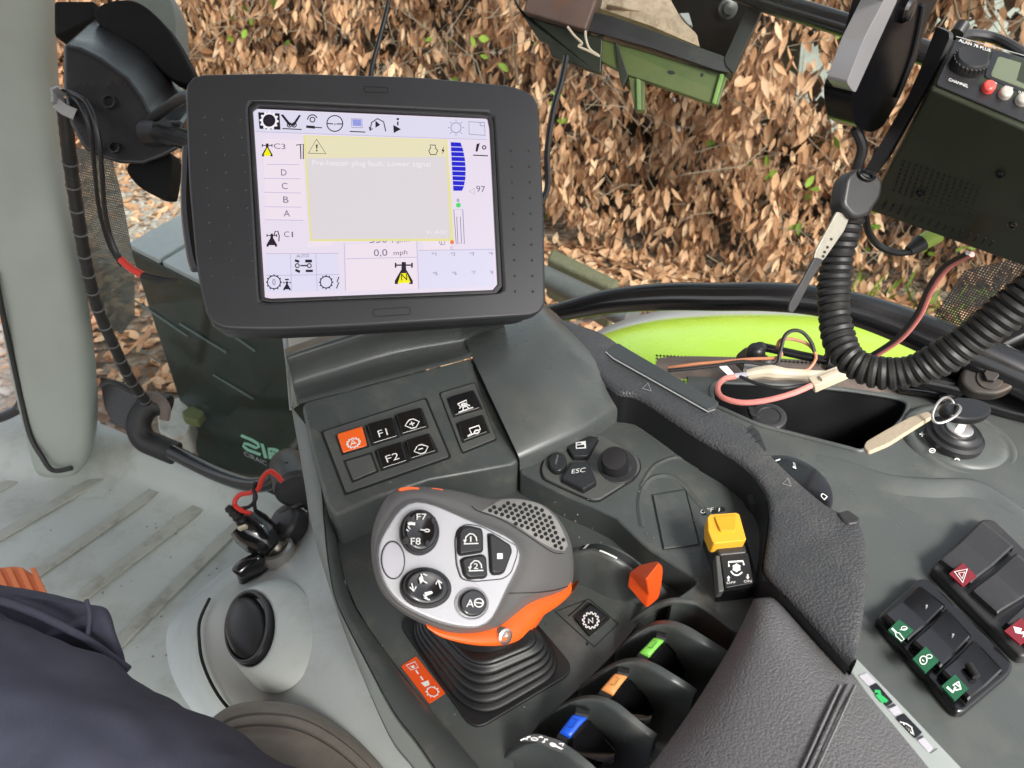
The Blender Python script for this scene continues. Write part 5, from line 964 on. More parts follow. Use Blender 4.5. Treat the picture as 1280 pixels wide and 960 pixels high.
g = G(); JT = lambda x, y, h=0: JP(x, y, .0112 + h); a, e = kj((222, 226), (258, 226)); g.text(JT, 'F7', a, e, (0, -7.2)); a, e = kj((200, 318), (236, 318)); g.text(JT, 'F8', a, e, (0, -8.2)); g.ribbon(JT, kj((190, 243), (200, 240), (216, 242)), 3.6); g.ribbon(JT, kj((190, 250), (198, 262)), 1.3); g.ribbon(JT, kj((184, 262), (192, 268)), 1.3); g.ribbon(JT, kj((236, 262), (250, 265)), 1.4); g.ribbon(JT, ell(*kj((260, 266))[0], 3.0, 1.6, 0, 14), 1.2, closed=True); flatobj('dial_symbols', g, M['white'], d1)
disc(490, 701, 15, 24, -.001, .0006, M['groove'], 'cap_gap', fp, bev=0, rot=-3); disc(490, 701, 13.8, 22.6, -.001, .0014, M['lilac'], 'blank_cap', fp, rot=-3)
d2 = disc(530, 736, 32, 25.5, -.001, .0028, M['black'], 'thumb_dial', fp, rot=6)
crown(528, 736, 28.5, 22.5, [(1, .0025, 1, 0), (1, .0065, 0, 0), (.95, .009, -.5, 0), (.6, .0080, -.5, 0), (.05, .0075, -.5, 0)], 'dial_cap', M['gloss'], d2, rot=6)
g = G(); JT = lambda x, y, h=0: JP(x, y, .0098 + h); g.ribbon(JT, kj((205, 458), (212, 486)), 1.5); g.ribbon(JT, kj((198, 472), (212, 488), (222, 470)), 1.5); g.ribbon(JT, kj((302, 446), (312, 478)), 1.5); g.ribbon(JT, kj((294, 462), (302, 446), (316, 458)), 1.5)
g.ribbon(JT, kj((240, 424), (248, 450), (262, 458)), 1.6); g.flat(JT, kj((232, 440), (242, 428), (248, 450), (238, 460))); g.ribbon(JT, kj((248, 424), (262, 430)), 1.6); g.flat(JT, kj((252, 492), (278, 486), (284, 494), (258, 506))); g.ribbon(JT, kj((250, 512), (272, 520)), 1.4); g.ribbon(JT, kj((248, 500), (262, 514)), 1.6); flatobj('dial_symbols', g, M['white'], d2)
cl = rnd(kj((382, 290), (392, 248), (425, 230), (478, 238), (560, 282), (612, 312), (612, 345), (588, 412), (560, 432), (450, 442), (405, 432), (388, 380)), 6, 5)
obj('key_bezel', G().prism(JP, cl, -.001, .0016), M['silver'], fp, bev=.0008); cc = Vector((sum(p[0] for p in cl) / len(cl), sum(p[1] for p in cl) / len(cl))); obj('bezel_gap', G().prism(JP, [tuple(cc + (Vector(p) - cc) * 1.03) for p in cl], -.001, .0007), M['groove'], fp)
JK = lambda x, y, h=0: JP(x, y, .0050 + h)
for q in (((390, 268), (402, 246), (428, 240), (475, 250), (480, 270), (480, 326), (472, 334), (398, 345), (390, 330)), ((400, 366), (415, 356), (480, 346), (492, 358), (496, 420), (486, 430), (430, 434), (412, 420)), ((502, 272), (520, 272), (582, 312), (588, 335), (562, 405), (548, 414), (520, 416), (510, 404))):
    pl = rnd(kj(*q), 3); kc_ = Vector((sum(p[0] for p in pl) / len(pl), sum(p[1] for p in pl) / len(pl))); kx = obj('thumb_key', G().prism(JP, pl, -.001, .0046), M['black'], fp, bev=.0014, seg=3); obj('key_shadow_gap', G().prism(JP, [tuple(kc_ + (Vector(p) - kc_) * 1.10) for p in pl], -.001, .0018), M['groove'], kx)
    g = G(); x0 = q[0][0]
    if x0 == 502: g.flat(JK, kj((530, 342), (551, 342), (551, 363), (530, 363)))
    else:
        t, (ax, ay) = ('1', (432, 290)) if x0 == 390 else ('2', (450, 390)); g.ribbon(JK, kj((ax - 26, ay + 18), (ax + 28, ay + 16)), 1.4); g.ribbon(JK, kj((ax - 22, ay + 14), (ax - 18, ay - 8), (ax - 4, ay - 20), (ax + 10, ay - 18), (ax + 20, ay - 6), (ax + 22, ay + 8)), 1.4); g.flat(JK, kj((ax - 28, ay + 2), (ax - 14, ay + 2), (ax - 22, ay + 16))); a, e = kj((ax - (3 if t == '1' else 8), ay + 11), (ax + (2 if t == '1' else 9), ay + 11)); g.text(JK, t, a, e, (0, -7))
    flatobj('key_symbol', g, M['white'], kx)
rows = [[JP(*p, h) for p in ell(588, 755, 21 * k, 20 * k, 0, 36)] for k, h in ((1.05, .0), (1, .0010), (.86, -.0003), (.84, -.001))]; obj('key_dish', G().loft(rows, cu=True), M['silver'], fp)
kx = disc(588, 755, 17, 17, -.001, .0042, M['gloss'], 'round_key', fp, bev=.0015); g = G(); JK2 = lambda x, y, h=0: JP(x, y, .0046 + h); a, e = kj((414, 542), (443, 542)); g.text(JK2, 'A', a, e, (.6, -9.5)); g.ribbon(JK2, ell(*kj((462, 526))[0], 5.4, 5.2, 0, 20), 1.5, closed=True); g.ribbon(JK2, kj((446, 524), (478, 528)), 1.4); flatobj('key_symbol', g, M['white'], kx)
# rubber boot
def sq(pts, z, k, n=10):
    P = [Z(x, y, z) for x, y in pts]; c_ = sum(P, Vector()) / 4; P = [c_ + (p - c_) * k for p in P]; out = []
    for i in range(4):
        p0, p, p2 = P[i - 1], P[i], P[(i + 1) % 4]; A, Bq = p.lerp(p0, .32), p.lerp(p2, .32)
        for t in [j / n for j in range(n + 1)]: out.append(A * (1 - t) ** 2 + p * 2 * t * (1 - t) + Bq * t * t)
    return out
bot = [(498, 778), (592, 912), (716, 838), (622, 728)]; topq = [(510, 764), (592, 852), (702, 806), (620, 736)]
rows = []; nf = 5; zz_ = []
for i in range(nf):
    t0 = i / nf
    for dt, k in ((0, 1.0), (.10, 1.0), (.13, .97), (.17, .86), (.199, .88)):
        t = t0 + dt * 1.0; z = .702 + t * .044; pts = [(a[0] * (1 - t) + b_[0] * t, a[1] * (1 - t) + b_[1] * t) for a, b_ in zip(bot, topq)]; rows.append(sq(pts, z, k * (1 - .02 * i)))
rows.append(sq(topq, .748, .75)); rows.append(sq(topq, .750, .3))
obj('rubber_boot', G().loft(rows, cu=True, cap=True), mat('boot rubber', (.0065, .0065, .0065), .38, bump=.06, bscale=500, dirt=(.03, .028, .024), dirt_amt=.3), js, ang=60, sub=1)
obj('boot_base', G().prism(zs(.70), rnd([(495, 777), (592, 917), (721, 840), (622, 724)], 22, 6), 0, .003), M['black'], js, bev=.001)
obj('stem', G().tube([Z(600, 785, .735), JR(612, 760, -.03)], [.03, .028], 20), M['black'], js)
# ================================================================== RIGHT SIDE PANEL
RZ = .655; rz = zs(RZ)
sp_ = thing('window_console', 'dark grey green panel under the right window with storage bin and key switch', 'side panel', Z(1150, 640, .5))
outer = [(860, 470), (920, 474), (1032, 481), (1167, 499), (1280, 525), (1400, 560), (1500, 700), (1500, 1150), (1200, 1150), (1040, 800), (930, 640), (860, 540)]
hole = rnd([(890, 478), (1000, 482), (1060, 488), (1112, 496), (1134, 502), (1136, 511), (1124, 530), (1080, 566), (948, 532), (890, 506)], 6, 3)
b = bmesh.new(); allE = []
for lp in (outer, hole):
    vs = [b.verts.new(rz(*p)) for p in lp]
    for i in range(len(vs)): allE.append(b.edges.new((vs[i], vs[(i + 1) % len(vs)])))
bmesh.ops.triangle_fill(b, use_beauty=True, edges=allE, normal=(0, 0, 1)); b.verts.index_update(); g = G(); g.add([v.co.copy() for v in b.verts], [tuple(v.index for v in f.verts) for f in b.faces]); b.free()
n = len(outer); g.loft([[rz(*p) for p in outer], [rz(*p, -.2) for p in outer]], cu=True)
obj('panel_top', g, M['deck2'], sp_, ang=30)
rows = [[rz(*p, h) for p in hole] for h in (.0006, -.004, -.03, -.11)]; gb = G().loft(rows, cu=True); gb.f.append(tuple(range(3 * len(hole), 4 * len(hole)))); obj('storage_bin', gb, M['padside'], sp_, ang=40)
obj('bin_rim', G().tube(sm([rz(*p, .0005) for p in resample(hole, 44)], 2, True), .0028, 8, closed=True), M['deck2'], sp_)
# key switch mound
kc = rz(1200, 552); ku = Vector((.03, -.10, 1)).normalized()
obj('key_mound', G().lathe(kc, ku, [(.066, -.012), (.062, -.001), (.058, .004), (.052, .0055), (.050, .0035), (.046, .0040), (.044, .0070), (.036, .0085), (.02, .009)], 56), M['deck2'], sp_, sub=1)
kb = Z(1193, 546, .668); ib = obj('ignition_barrel', G().lathe(kb, ku, [(.030, -.004), (.030, .003), (.026, .005), (.025, .009), (.020, .011), (.019, .0125), (.012, .0125)], 40), M['black'], sp_)
obj('barrel_face', G().lathe(kb, ku, [(.0140, .010), (.0140, .0145), (.0125, .0155), (.004, .0155)], 28), M['metal'], ib)
k9 = cr(920, 460, 3.5556); KS = ps(kc + ku * .0092, kc + ku * .0092 + Vector((1, 0, -.03)), kc + ku * .0092 + Vector((0, 1, .1))); g = G()
g.ribbon(KS, k9((815, 295), (838, 295)), 1.3); g.ribbon(KS, k9((826, 284), (827, 306)), 1.3); g.ribbon(KS, ell(*k9((872, 368))[0], 3.6, 2.6, 0, 14), 1.0, closed=True); g.ribbon(KS, k9((862, 372), (882, 364)), .9); g.ribbon(KS, k9((972, 408), (980, 402), (994, 410)), 1.8); g.ribbon(KS, ell(*k9((868, 228))[0], 2.8, 2.2, 0, 12), .9, closed=True); flatobj('key_marks', g, M['white'], sp_)
# gentle swelling below the mound
g = G(); rows = []
for f in [i / 8 for i in range(9)]:
    A = sm2([(1010, 560), (1060, 574), (1110, 592), (1165, 598), (1215, 598), (1250, 612), (1300, 650)], 4, False); rows.append([rz(x - 2 + 18 * f * .2, y + 26 * f, .0075 * math.sin(math.pi * (f ** .6)) * math.sin(math.pi * min(1, max(0, i / (len(A) - 1)))) - .001) for i, (x, y) in enumerate(A)])
g.loft(rows); obj('panel_swell', g, M['deck2'], sp_, sub=1)
# power outlet cap in the bin
oc = Z(961, 523, .645); cp = obj('outlet_cap', G().lathe(oc, Vector((-.1, -.2, 1)), [(.020, -.01), (.020, .004), (.017, .006), (.013, .006), (.012, .0045), (.001, .0045)], 32), M['blackmid'], sp_)
obj('cap_tab', G().prism(zs(.648), rnd([(934, 509), (944, 510), (952, 518), (948, 524), (938, 520)], 2), -.004, .002), M['blackmid'], sp_, bev=.001)
# switch blocks
ks_ = cr(960, 640, 3.0)
blk2 = rnd(ks_((392, 420), (552, 272), (592, 276), (905, 592), (892, 632), (722, 776), (690, 776)), 6); blk1 = rnd(ks_((598, 235), (786, 55), (832, 58), (1040, 262), (1130, 350), (1130, 400), (962, 572), (928, 572)), 6)
obj('switch_housing', G().prism(rz, blk2, 0, .010), M['gloss'], sp_, bev=.003, seg=3); obj('switch_housing', G().prism(rz, blk1, 0, .012), M['blackmid'], sp_, bev=.003, seg=3)
def rocker(q, z0, m, iq=None, im=None, lab=None, dip=.003):
    pl = rnd(q, 2); cx_ = Vector((sum(p[0] for p in q) / 4, sum(p[1] for p in q) / 4)); obj('rocker_gap', G().prism(rz, [tuple(cx_ + (Vector(p) - cx_) * 1.05) for p in q], 0, z0 + .0006), M['groove'], sp_)
    mid = lambda t: (Vector(q[3]).lerp(Vector(q[0]), t), Vector(q[2]).lerp(Vector(q[1]), t)); rows = []
    for t, h in ((0, -.004), (.0, .0062), (.06, .0075), (.5, .0042), (.55, .0042), (.94, .0090), (1, .0075), (1, -.004)):
        a, e = mid(t); rows.append([rz(*tuple(a.lerp(e, s)), z0 + h - (.0012 if s in (0, 1) else 0)) for s in (0, .05, .5, .95, 1)])
    o = tag(obj('rocker_switch', G().loft(rows), m, sp_, ang=25), lab)
    if iq:
        a, e = mid(0.06), mid(.5); S = ps(rz(*tuple(a[0]), z0 + .0075), rz(*tuple(a[1]), z0 + .0075), rz(*tuple(e[0]), z0 + .0042)); l = obj('lens', G().prism(S, rnd(iq, 1), -.001, .0008), im, o, bev=.0003); return o, (lambda x, y, h=0: S(x, y, .0010 + h)), quad_uv(iq), l
    return o
o, S, U, l = rocker(ks_((775, 82), (892, 182), (735, 312), (622, 226)), .012, M['blackmid'], ks_((730, 192), (782, 243), (730, 282), (677, 233)), M['redlens'], 'black rocker switch with red hazard triangle lens')
g = G(); g.ribbon(S, [U(.12, .72), U(.5, .05), U(.95, .80)][:0] + ks_((697, 228), (745, 218), (728, 268)), 1.5, closed=True); g.ribbon(S, ks_((712, 233), (735, 229), (726, 254)), 1.2, closed=True); flatobj('lens_symbol', g, M['white'], l)
rocker(ks_((902, 205), (1012, 308), (832, 428), (738, 342)), .012, M['blackmid'], lab='plain black rocker switch')
o, S, U, l = rocker(ks_((1030, 300), (1130, 400), (962, 560), (862, 462)), .012, M['blackmid'], ks_((948, 398), (1010, 458), (945, 500), (884, 448)), M['redlens'], 'black rocker switch with red lightning lens'); g = G(); g.flat(S, ks_((918, 432), (950, 440), (945, 452), (985, 448), (952, 474), (956, 462), (926, 456))); flatobj('lens_symbol', g, M['white'], l)
o, S, U, l = rocker(ks_((545, 322), (640, 398), (505, 522), (410, 432)), .010, M['gloss'], ks_((490, 404), (545, 445), (500, 490), (448, 445)), M['greenlens'], 'glossy rocker switch with green lens and lamp symbol')
g = G(); g.ribbon(S, ks_((462, 440), (478, 456)), 2.6); g.ribbon(S, ks_((474, 456), (490, 458), (508, 482), (498, 488), (478, 470), (474, 456)), 1.2); g.ribbon(S, ell(*ks_((508, 440))[0], 3.6, 2.4, 0, 12), 1.0, closed=True); g.ribbon(S, ks_((492, 446), (522, 440)), .9); flatobj('lens_symbol', g, M['white'], l)
o, S, U, l = rocker(ks_((645, 408), (735, 512), (622, 626), (516, 532)), .010, M['gloss'], ks_((590, 505), (640, 560), (590, 606), (540, 553)), M['greenlens'], 'glossy rocker switch with green lens and wheel symbol')
g = G(); g.ribbon(S, ell(*ks_((580, 560))[0], 4.4, 5.2, 0, 16), 1.3, closed=True); g.ribbon(S, ks_((575, 558), (583, 564)), 1.2); g.ribbon(S, ell(*ks_((602, 546))[0], 3.6, 2.4, 0, 12), 1.0, closed=True); flatobj('lens_symbol', g, M['white'], l)
o, S, U, l = rocker(ks_((745, 526), (850, 640), (724, 748), (622, 642)), .010, M['gloss'], ks_((700, 610), (750, 664), (700, 710), (648, 655)), M['greenlens'], 'glossy rocker switch with green lens and implement symbol')
g = G(); g.ribbon(S, ks_((668, 660), (690, 680), (700, 660)), 3.0); g.ribbon(S, ks_((690, 655), (712, 640), (720, 668), (700, 672)), 2.2); g.ribbon(S, ks_((700, 648), (716, 660)), 1.6); flatobj('lens_symbol', g, M['white'], l)
for p in ((594, 354), (693, 462)): obj('rocker_nib', G().prism(zs(RZ + .0175), ell(*ks_(p)[0], 1.4, 1.4, 0, 10), -.002, .001), M['grey'], sp_)
obj('rocker_bar', G().tube([Z(*ks_((752, 572))[0], RZ + .018), Z(*ks_((782, 618))[0], RZ + .018)], .0032, 10), M['rubber'], sp_)
# keys, ring and leather tag
M['matt2k'] = mat('black key head', (.008, .008, .009), .35, spec=.35)
key = thing('ignition_key', 'black headed ignition key with a metal ring turned in the side panel switch', 'key', kb)
fobp = ell(1206, 514, 31, 14, 6, 32); FS2 = ps(D(1206, 514, .70), D(1240, 514, .708), D(1206, 500, .712))
obj('key_head', G().prism(FS2, fobp, -.005, .005), M['matt2k'], key, bev=.0035, seg=3); obj('key_blade', G().box(kb + ku * .022, Vector((.010, 0, 0)), Vector((0, .0025, 0)), ku * .03), M['metal'], key, bev=.0006)
rg = G().tube([FS2(x, y, .007 + .004 * math.sin(i * .3)) for i, (x, y) in enumerate(ell(1177, 519, 16, 13, -25, 36))], .0013, 8, closed=True); obj('key_ring', rg, M['metal'], key)
tg = rnd([(1160, 516), (1166, 522), (1140, 538), (1112, 556), (1086, 567), (1079, 562), (1082, 554), (1106, 540), (1136, 524)], 4); TS = ps(D(1163, 519, .695), D(1082, 562, .66), D(1120, 530, .690)); tg_o = obj('leather_tag', G().prism(TS, tg, -.0022, .0022), M['tan'], key, bev=.0012)
# ================================================================== WINDOW FRAME, FENDER, WIRES
fr = thing('window_frame_tube', 'thick glossy black curved tube along the bottom of the right window', 'window frame', D(950, 372, .96))
pp = [(628, 410, 1.02, 8), (665, 398, 1.01, 10), (700, 390, 1.0, 12), (760, 377, .985, 15.5), (830, 371, .97, 17.5), (900, 371, .955, 18), (960, 371, .94, 18.5), (1020, 376, .925, 19), (1075, 388, .91, 21), (1130, 407, .895, 23), (1190, 432, .87, 25), (1260, 462, .85, 27), (1340, 500, .83, 28)]
c_ = sm([D(x, y, d) for x, y, d, r in pp], 6); rr = [p[0] for p in sm([(r * d / FPX, 0) for x, y, d, r in pp], 6)]
obj('frame_tube', G().tube(c_, rr, 20), M['tube'], fr)
obj('rubber_seal', G().tube([p + Vector((0, .012, -.006)) for p in c_], [r * .6 for r in rr], 10), M['rubber'], fr)
cs = thing('corner_bracket', 'black cab corner bracket with a dusty bolt plate at the right edge', 'bracket', D(1230, 480, .86))
g = G().prism(ps(D(1180, 450, .90), D(1290, 430, .88), D(1250, 520, .86)), sm2([(1150, 462), (1200, 440), (1240, 400), (1300, 360), (1360, 380), (1360, 530), (1290, 524), (1220, 505), (1160, 492), (1120, 484)], 3), -.05, 0); obj('casting', g, M['tube'], cs, bev=.008)
BS = ps(D(1230, 470, .845), D(1260, 470, .838), D(1230, 500, .835)); obj('bolt_plate', G().prism(BS, rnd([(1205, 455), (1250, 452), (1272, 462), (1270, 484), (1246, 494), (1215, 491), (1200, 478)], 10), -.02, 0), M['darkmetal'], cs, bev=.004); obj('bolt', G().prism(BS, ell(1237, 471, 10, 9, 10, 6), 0, .008), M['darkmetal'], cs, bev=.001); obj('washer', G().prism(BS, ell(1237, 473, 17, 14, 10, 24), 0, .002), M['darkmetal'], cs, bev=.0006)
for y0, r in ((448, 9), (476, 10)): obj('rail', G().tube([D(1175, y0 + 22, .89), D(1230, y0 + 6 - 14, .87), D(1320, y0 - 50, .86)], r * .00092, 12), M['tube'], cs)
for (a, e) in (((1146, 474), (1202, 486)),): obj('link_rod', G().tube([D(*a, .885), D(*e, .87)], .010, 12), M['tube'], cs)
# sill strip between panel and window
g = G().loft([[Z(x, y, .652) for x, y in ((820, 474), (920, 475), (1034, 482), (1170, 500), (1285, 528))], [Z(x, y, .657) for x, y in ((820, 466), (920, 468), (1034, 474), (1170, 489), (1285, 512))], [Z(x, y, .645) for x, y in ((820, 452), (920, 453), (1034, 458), (1170, 474), (1285, 494))], [Z(x, y, .60) for x, y in ((820, 444), (920, 446), (1034, 450), (1170, 466), (1285, 484))]]); tag(obj('sill_seal', g, M['seal'], sub=1), 'dusty brown seal strip between the storage bin and the window', 'seal')
# lime mudguard
rows = []; topo = [(690, 452), (745, 424), (800, 407), (860, 399), (930, 396), (1000, 397), (1060, 402), (1120, 415), (1170, 432), (1220, 452)]
for f, dz in ((-.06, -.05), (-.015, -.012), (0, 0), (.1, .012), (.3, .02), (.6, .02), (.9, .01), (1.2, -.02)):
    rows.append(sm([Z(x, y + f * (110 - .0 * i), .46 + dz) for i, (x, y) in enumerate(topo)], 4))
mg = thing('mudguard', 'bright lime green rounded mudguard outside the right window', 'mudguard', Z(950, 430, .2)); obj('shell', G().loft(rows), M['lime'], mg, sub=1)
rows = []
for t, z in ((0, .435), (.5, .44), (.9, .425), (1, .39)):
    lo = [(720, 442), (765, 417), (812, 403), (866, 396), (930, 393), (1000, 394), (1062, 399), (1122, 411), (1172, 428), (1230, 452)]; hi = [(700, 440), (738, 418), (785, 398), (850, 384), (930, 377), (1005, 377), (1070, 383), (1130, 394), (1185, 410), (1250, 440)]
    rows.append(sm([Z(a[0] * (1 - t) + b_[0] * t, a[1] * (1 - t) + b_[1] * t, z) for a, b_ in zip(lo, hi)], 4))
obj('grey_lip', G().loft(rows), M['fgrey'], mg, sub=1)
# gas strut with ball joint
gs = thing('gas_strut', 'black gas strut with ball joint in front of the lime mudguard', 'strut', D(950, 455, .90))
obj('strut_rod', G().tube([D(955, 434, .89), D(1000, 444, .88), D(1040, 452, .87)], .0052, 12), M['tube'], gs); obj('strut_end', G().tube([D(942, 434, .89), D(960, 436, .89)], [.0095, .0072], 14), M['blackmid'], gs, sub=1); obj('strut_sleeve', G().tube([D(1032, 450, .87), D(1062, 458, .87)], [.011, .013], 14), M['black'], gs)
obj('ball_head', G().lathe(D(944, 443, .89), (0, -.1, 1), [(.004, -.02), (.009, -.014), (.0115, -.004), (.0115, .006), (.009, .012), (.003, .014)], 20), M['black'], gs, sub=1)
obj('ball_block', G().slab([D(*p, .885) for p in rnd([(930, 452), (942, 442), (962, 446), (968, 466), (928, 466)], 3)], Vector((0, .03, -.01))), M['black'], gs, bev=.003)
def wire(name, pts, r, m, lab, d=.83, cat='wire'):
    P = [D(p[0], p[1], p[2] if len(p) > 2 else d) for p in pts]; return tag(obj(name, G().tube(sm(P, 7), r, 8), m), lab, cat)
wp_ = thing('pink_wire', 'faded pink wire looping across the storage bin into a white connector', 'wire', D(940, 495, .80))
obj('wire', G().tube(sm([D(x, y, d) for x, y, d in ((918, 471, .80), (905, 474, .79), (897, 484, .775), (902, 496, .765), (925, 503, .76), (955, 501, .76), (990, 492, .76), (1014, 482, .765))], 7), .0030, 10), M['pink'], wp_)
obj('black_lead', G().tube(sm([D(x, y, d) for x, y, d in ((922, 469, .80), (945, 479, .79), (975, 485, .78), (1000, 482, .78), (1014, 480, .775))], 6), .0020, 8), M['black'], wp_)
CS_ = ps(D(1020, 478, .775), D(1060, 462, .77), D(1020, 490, .768)); obj('connector', G().prism(CS_, rnd([(1010, 474), (1052, 458), (1060, 468), (1018, 486)], 2), -.008, .004), M['cream'], wp_, bev=.002); obj('connector_rib', G().prism(CS_, [(1024, 475), (1050, 465), (1053, 470), (1028, 480)], .002, .007), M['cream'], wp_, bev=.001)
obj('crimp', G().tube([D(918, 470, .80), D(934, 468, .80)], .003, 8), M['lilac'], wp_); obj('flag_label', G().slab([D(*p, .80) for p in ((899, 459), (909, 458), (921, 471), (914, 473))], Vector((0, .002, 0))), M['white'], wp_, bev=.0004)
tp_ = thing('taped_wire', 'pale taped wire bundle lying on the window sill', 'wire', D(985, 467, .84)); obj('tape', G().tube(sm([D(933, 469, .82), D(955, 465, .82), D(980, 467, .82), (D(1010, 469, .82)), D(1040, 470, .82)], 5), [.0060, .0062, .0064, .0066, .0068, .0072, .008, .0085, .0082, .0074, .0066, .0064, .0064, .0064, .0064, .0062, .006, .006, .006, .006, .006], 10), M['cream'], tp_)
wire('orange_wire', [(835, 460), (870, 455), (905, 452), (935, 449), (975, 446), (972, 432), (978, 424), (995, 425), (1012, 432), (1020, 446), (1012, 460), (1000, 466)], .0019, mat('orange wire', (.50, .20, .10), .45), 'thin orange wire along the sill with a loop over the gas strut', .868)
wire('black_looped_wire', [(835, 463), (868, 460), (900, 456), (930, 452), (968, 456), (975, 440), (981, 420), (992, 413), (1004, 416), (1014, 428), (1018, 440)], .0022, M['black'], 'thin black wire along the sill rising in a loop over the gas strut', .862)
wp2 = thing('twin_wire', 'red and black twin wire running from the radio down to the sill', 'wire', D(1100, 440, .80))
pts = [(1215, 318, .62), (1185, 335, .66), (1165, 362, .70), (1150, 395, .74), (1125, 425, .78), (1090, 448, .82)]
obj('red_core', G().tube(sm([D(*p) for p in pts], 7), .0024, 8), M['pink'], wp2); obj('black_core', G().tube(sm([D(p[0] - 5, p[1] - 2, p[2]) for p in pts], 7), .0022, 8), M['black'], wp2)
# ================================================================== RADIO, MICROPHONE AND COIL
ra = thing('cb_radio', 'black two way radio with round channel knob and small display hanging at upper right', 'radio', D(1200, 200, .56))
e0, e1 = D(1163, 110, .53), D(1345, 190, .50); t0, t1 = D(1192, 46, .555), D(1350, 92, .525); b0_, b1_ = D(1083, 263, .66), D(1325, 350, .625)
bk0, bk1 = t0 + (b0_ - e0), t1 + (b1_ - e1)
g = G().add([e0, e1, t1, t0, b0_, b1_, bk1, bk0], [(0, 1, 2, 3), (1, 0, 4, 5), (4, 7, 6, 5), (3, 2, 6, 7), (0, 3, 7, 4), (1, 5, 6, 2)]); obj('case', g, M['radio'], ra, bev=.003, seg=3)
RS, RB = ps(e0, e1, t0), ps(e0, e1, b0_); kr = cr(960, 0, 4.0); kr2 = cr(1180, 30, 8.73)
obj('front_bezel', G().prism(RS, rnd([(1194, 50), (1345, 94), (1338, 180), (1168, 108)], 4), -.002, .002), M['black'], ra, bev=.001)
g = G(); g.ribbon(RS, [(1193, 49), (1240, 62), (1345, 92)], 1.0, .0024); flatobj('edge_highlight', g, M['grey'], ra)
kcn = RS(1207, 86); kn_ = obj('channel_knob', G().lathe(kcn, RS.n, [(.0125, 0), (.0125, .004), (.0118, .006), (.0113, .009), (.0100, .0105), (.004, .010)], 40), M['black'], ra)
g = G()
for i in range(24):
    a = i * math.pi / 12; p = kcn + RS.n * .005 + (RS(1216, 80) - RS(1206, 80)).normalized() * .0115 * math.cos(a) + RS.n.cross((RS(1216, 80) - RS(1206, 80)).normalized()) * .0115 * math.sin(a); g.box(p, RS.n * .007, Vector((.0012, 0, 0)), Vector((0, .0012, .0012)))
obj('knob_ribs', g, M['black'], kn_)
obj('display_frame', G().prism(RS, rnd([(1239, 66), (1345, 98), (1338, 150), (1227, 100)], 4), -.001, .0032), M['gloss'], ra, bev=.001); obj('display', G().prism(RS, rnd([(1244, 75), (1340, 104), (1334, 138), (1234, 100)], 4), 0, .0038), M['lcd'], ra, bev=.0006)
def btn(x, y, m): obj('push_button', G().prism(RS, ell(x, y, 8.4, 6.4, 15, 24), 0, .007), m, ra, bev=.0025, seg=3)
btn(1232, 114.5, M['redbtn']); btn(1253, 122, M['greybtn']); btn(1274, 130, M['greybtn'])
RT = lambda x, y, h=0: RS(x, y, .0032 + h); g = G()
for t, a, e, up in (('ALAN 78 PLUS', (133, 238), (475, 352), (5, -31)), ('CHANNEL', (20, 664), (232, 742), (7, -30)), ('EMG', (455, 680), (543, 706), (4, -22)), ('Q.UP', (628, 738), (718, 762), (4, -22)), ('Q.DOWN', (778, 796), (930, 838), (4, -22))):
    A, Bq = kr2(a, e); g.text(RT, t, A, Bq, (up[0] / 8.73, up[1] / 8.73))
flatobj('front_lettering', g, M['white'], ra)
g = G(); kv = cr(900, 220, 3.3684)
for i in range(15): x, y = 690 + 32.2 * i, 124 + 11.3 * i; g.prism(RB, rnd(kv((x + 4, y - 13), (x + 14, y - 10), (x - 2, y + 14), (x - 12, y + 11)), 1.2), .0, .0008)
for j in range(8):
    for i in range(14):
        x, y = 1150 + 17 * i + 7 * (j % 2) - 8 * j, 60 + 7.5 * i + 15 * j - 60
        g.prism(RB, ell(1118 + (9.2 * i - 2.4 * j) * .78 + 12, 208 + (3.2 * i) * .78 + 5.2 * j - 6, 1.5, 1.1, 15, 8), 0, .0004)
obj('vent_slots', g, M['groove'], ra)
for x, y in ((1250, 218), (1150, 242), (1266, 281)): 
    o = obj('case_screw', G().lathe(RB(x, y), RB.n, [(.0035, 0), (.0033, .0015), (.0022, .002), (.0018, .001), (.0002, .001)], 16, cap=False), M['gloss'], ra)
br = rnd(kr((840, 130), (905, 160), (908, 190), (842, 340), (742, 520), (596, 785), (512, 885), (468, 870), (560, 720), (700, 480), (770, 320)), 4)
BQ = ps(D(1180, 45, .545), D(1078, 218, .63), D(1150, 130, .57)); obj('mount_bracket', G().prism(BQ, br, -.004, .0), M['blackmid'], ra, bev=.0012)
obj('bracket_knob', G().tube([D(1196, 42, .56), D(1204, 30, .56)], .0050, 12), M['blackmid'], ra)
tag(obj('radio_cable', G().tube(sm([D(1196, 47, .565), D(1212, 43, .57), D(1240, 47, .57), D(1265, 58, .56), D(1300, 82, .55), D(1340, 110, .54)], 6), .0040, 10), M['blackmid']), 'thick dark cable curving over the top edge of the two way radio', 'cable')
cp_ = thing('curly_lead_plug', 'black lead with a lime banded plug below the radio', 'plug', D(1140, 305, .72)); obj('lead', G().tube(sm([D(1082, 268, .70), D(1086, 290, .71), D(1100, 308, .72), D(1122, 316, .72), D(1140, 314, .72)], 6), .0034, 8), M['black'], cp_); obj('plug_sleeve', G().tube([D(1136, 314, .72), D(1152, 303, .72)], [.0052, .0085], 12), M['blackmid'], cp_); obj('plug_band', G().tube([D(1151, 304, .72), D(1172, 293, .72)], [.0078, .0082], 12), mat('lime band', (.35, .5, .08), .5), cp_)
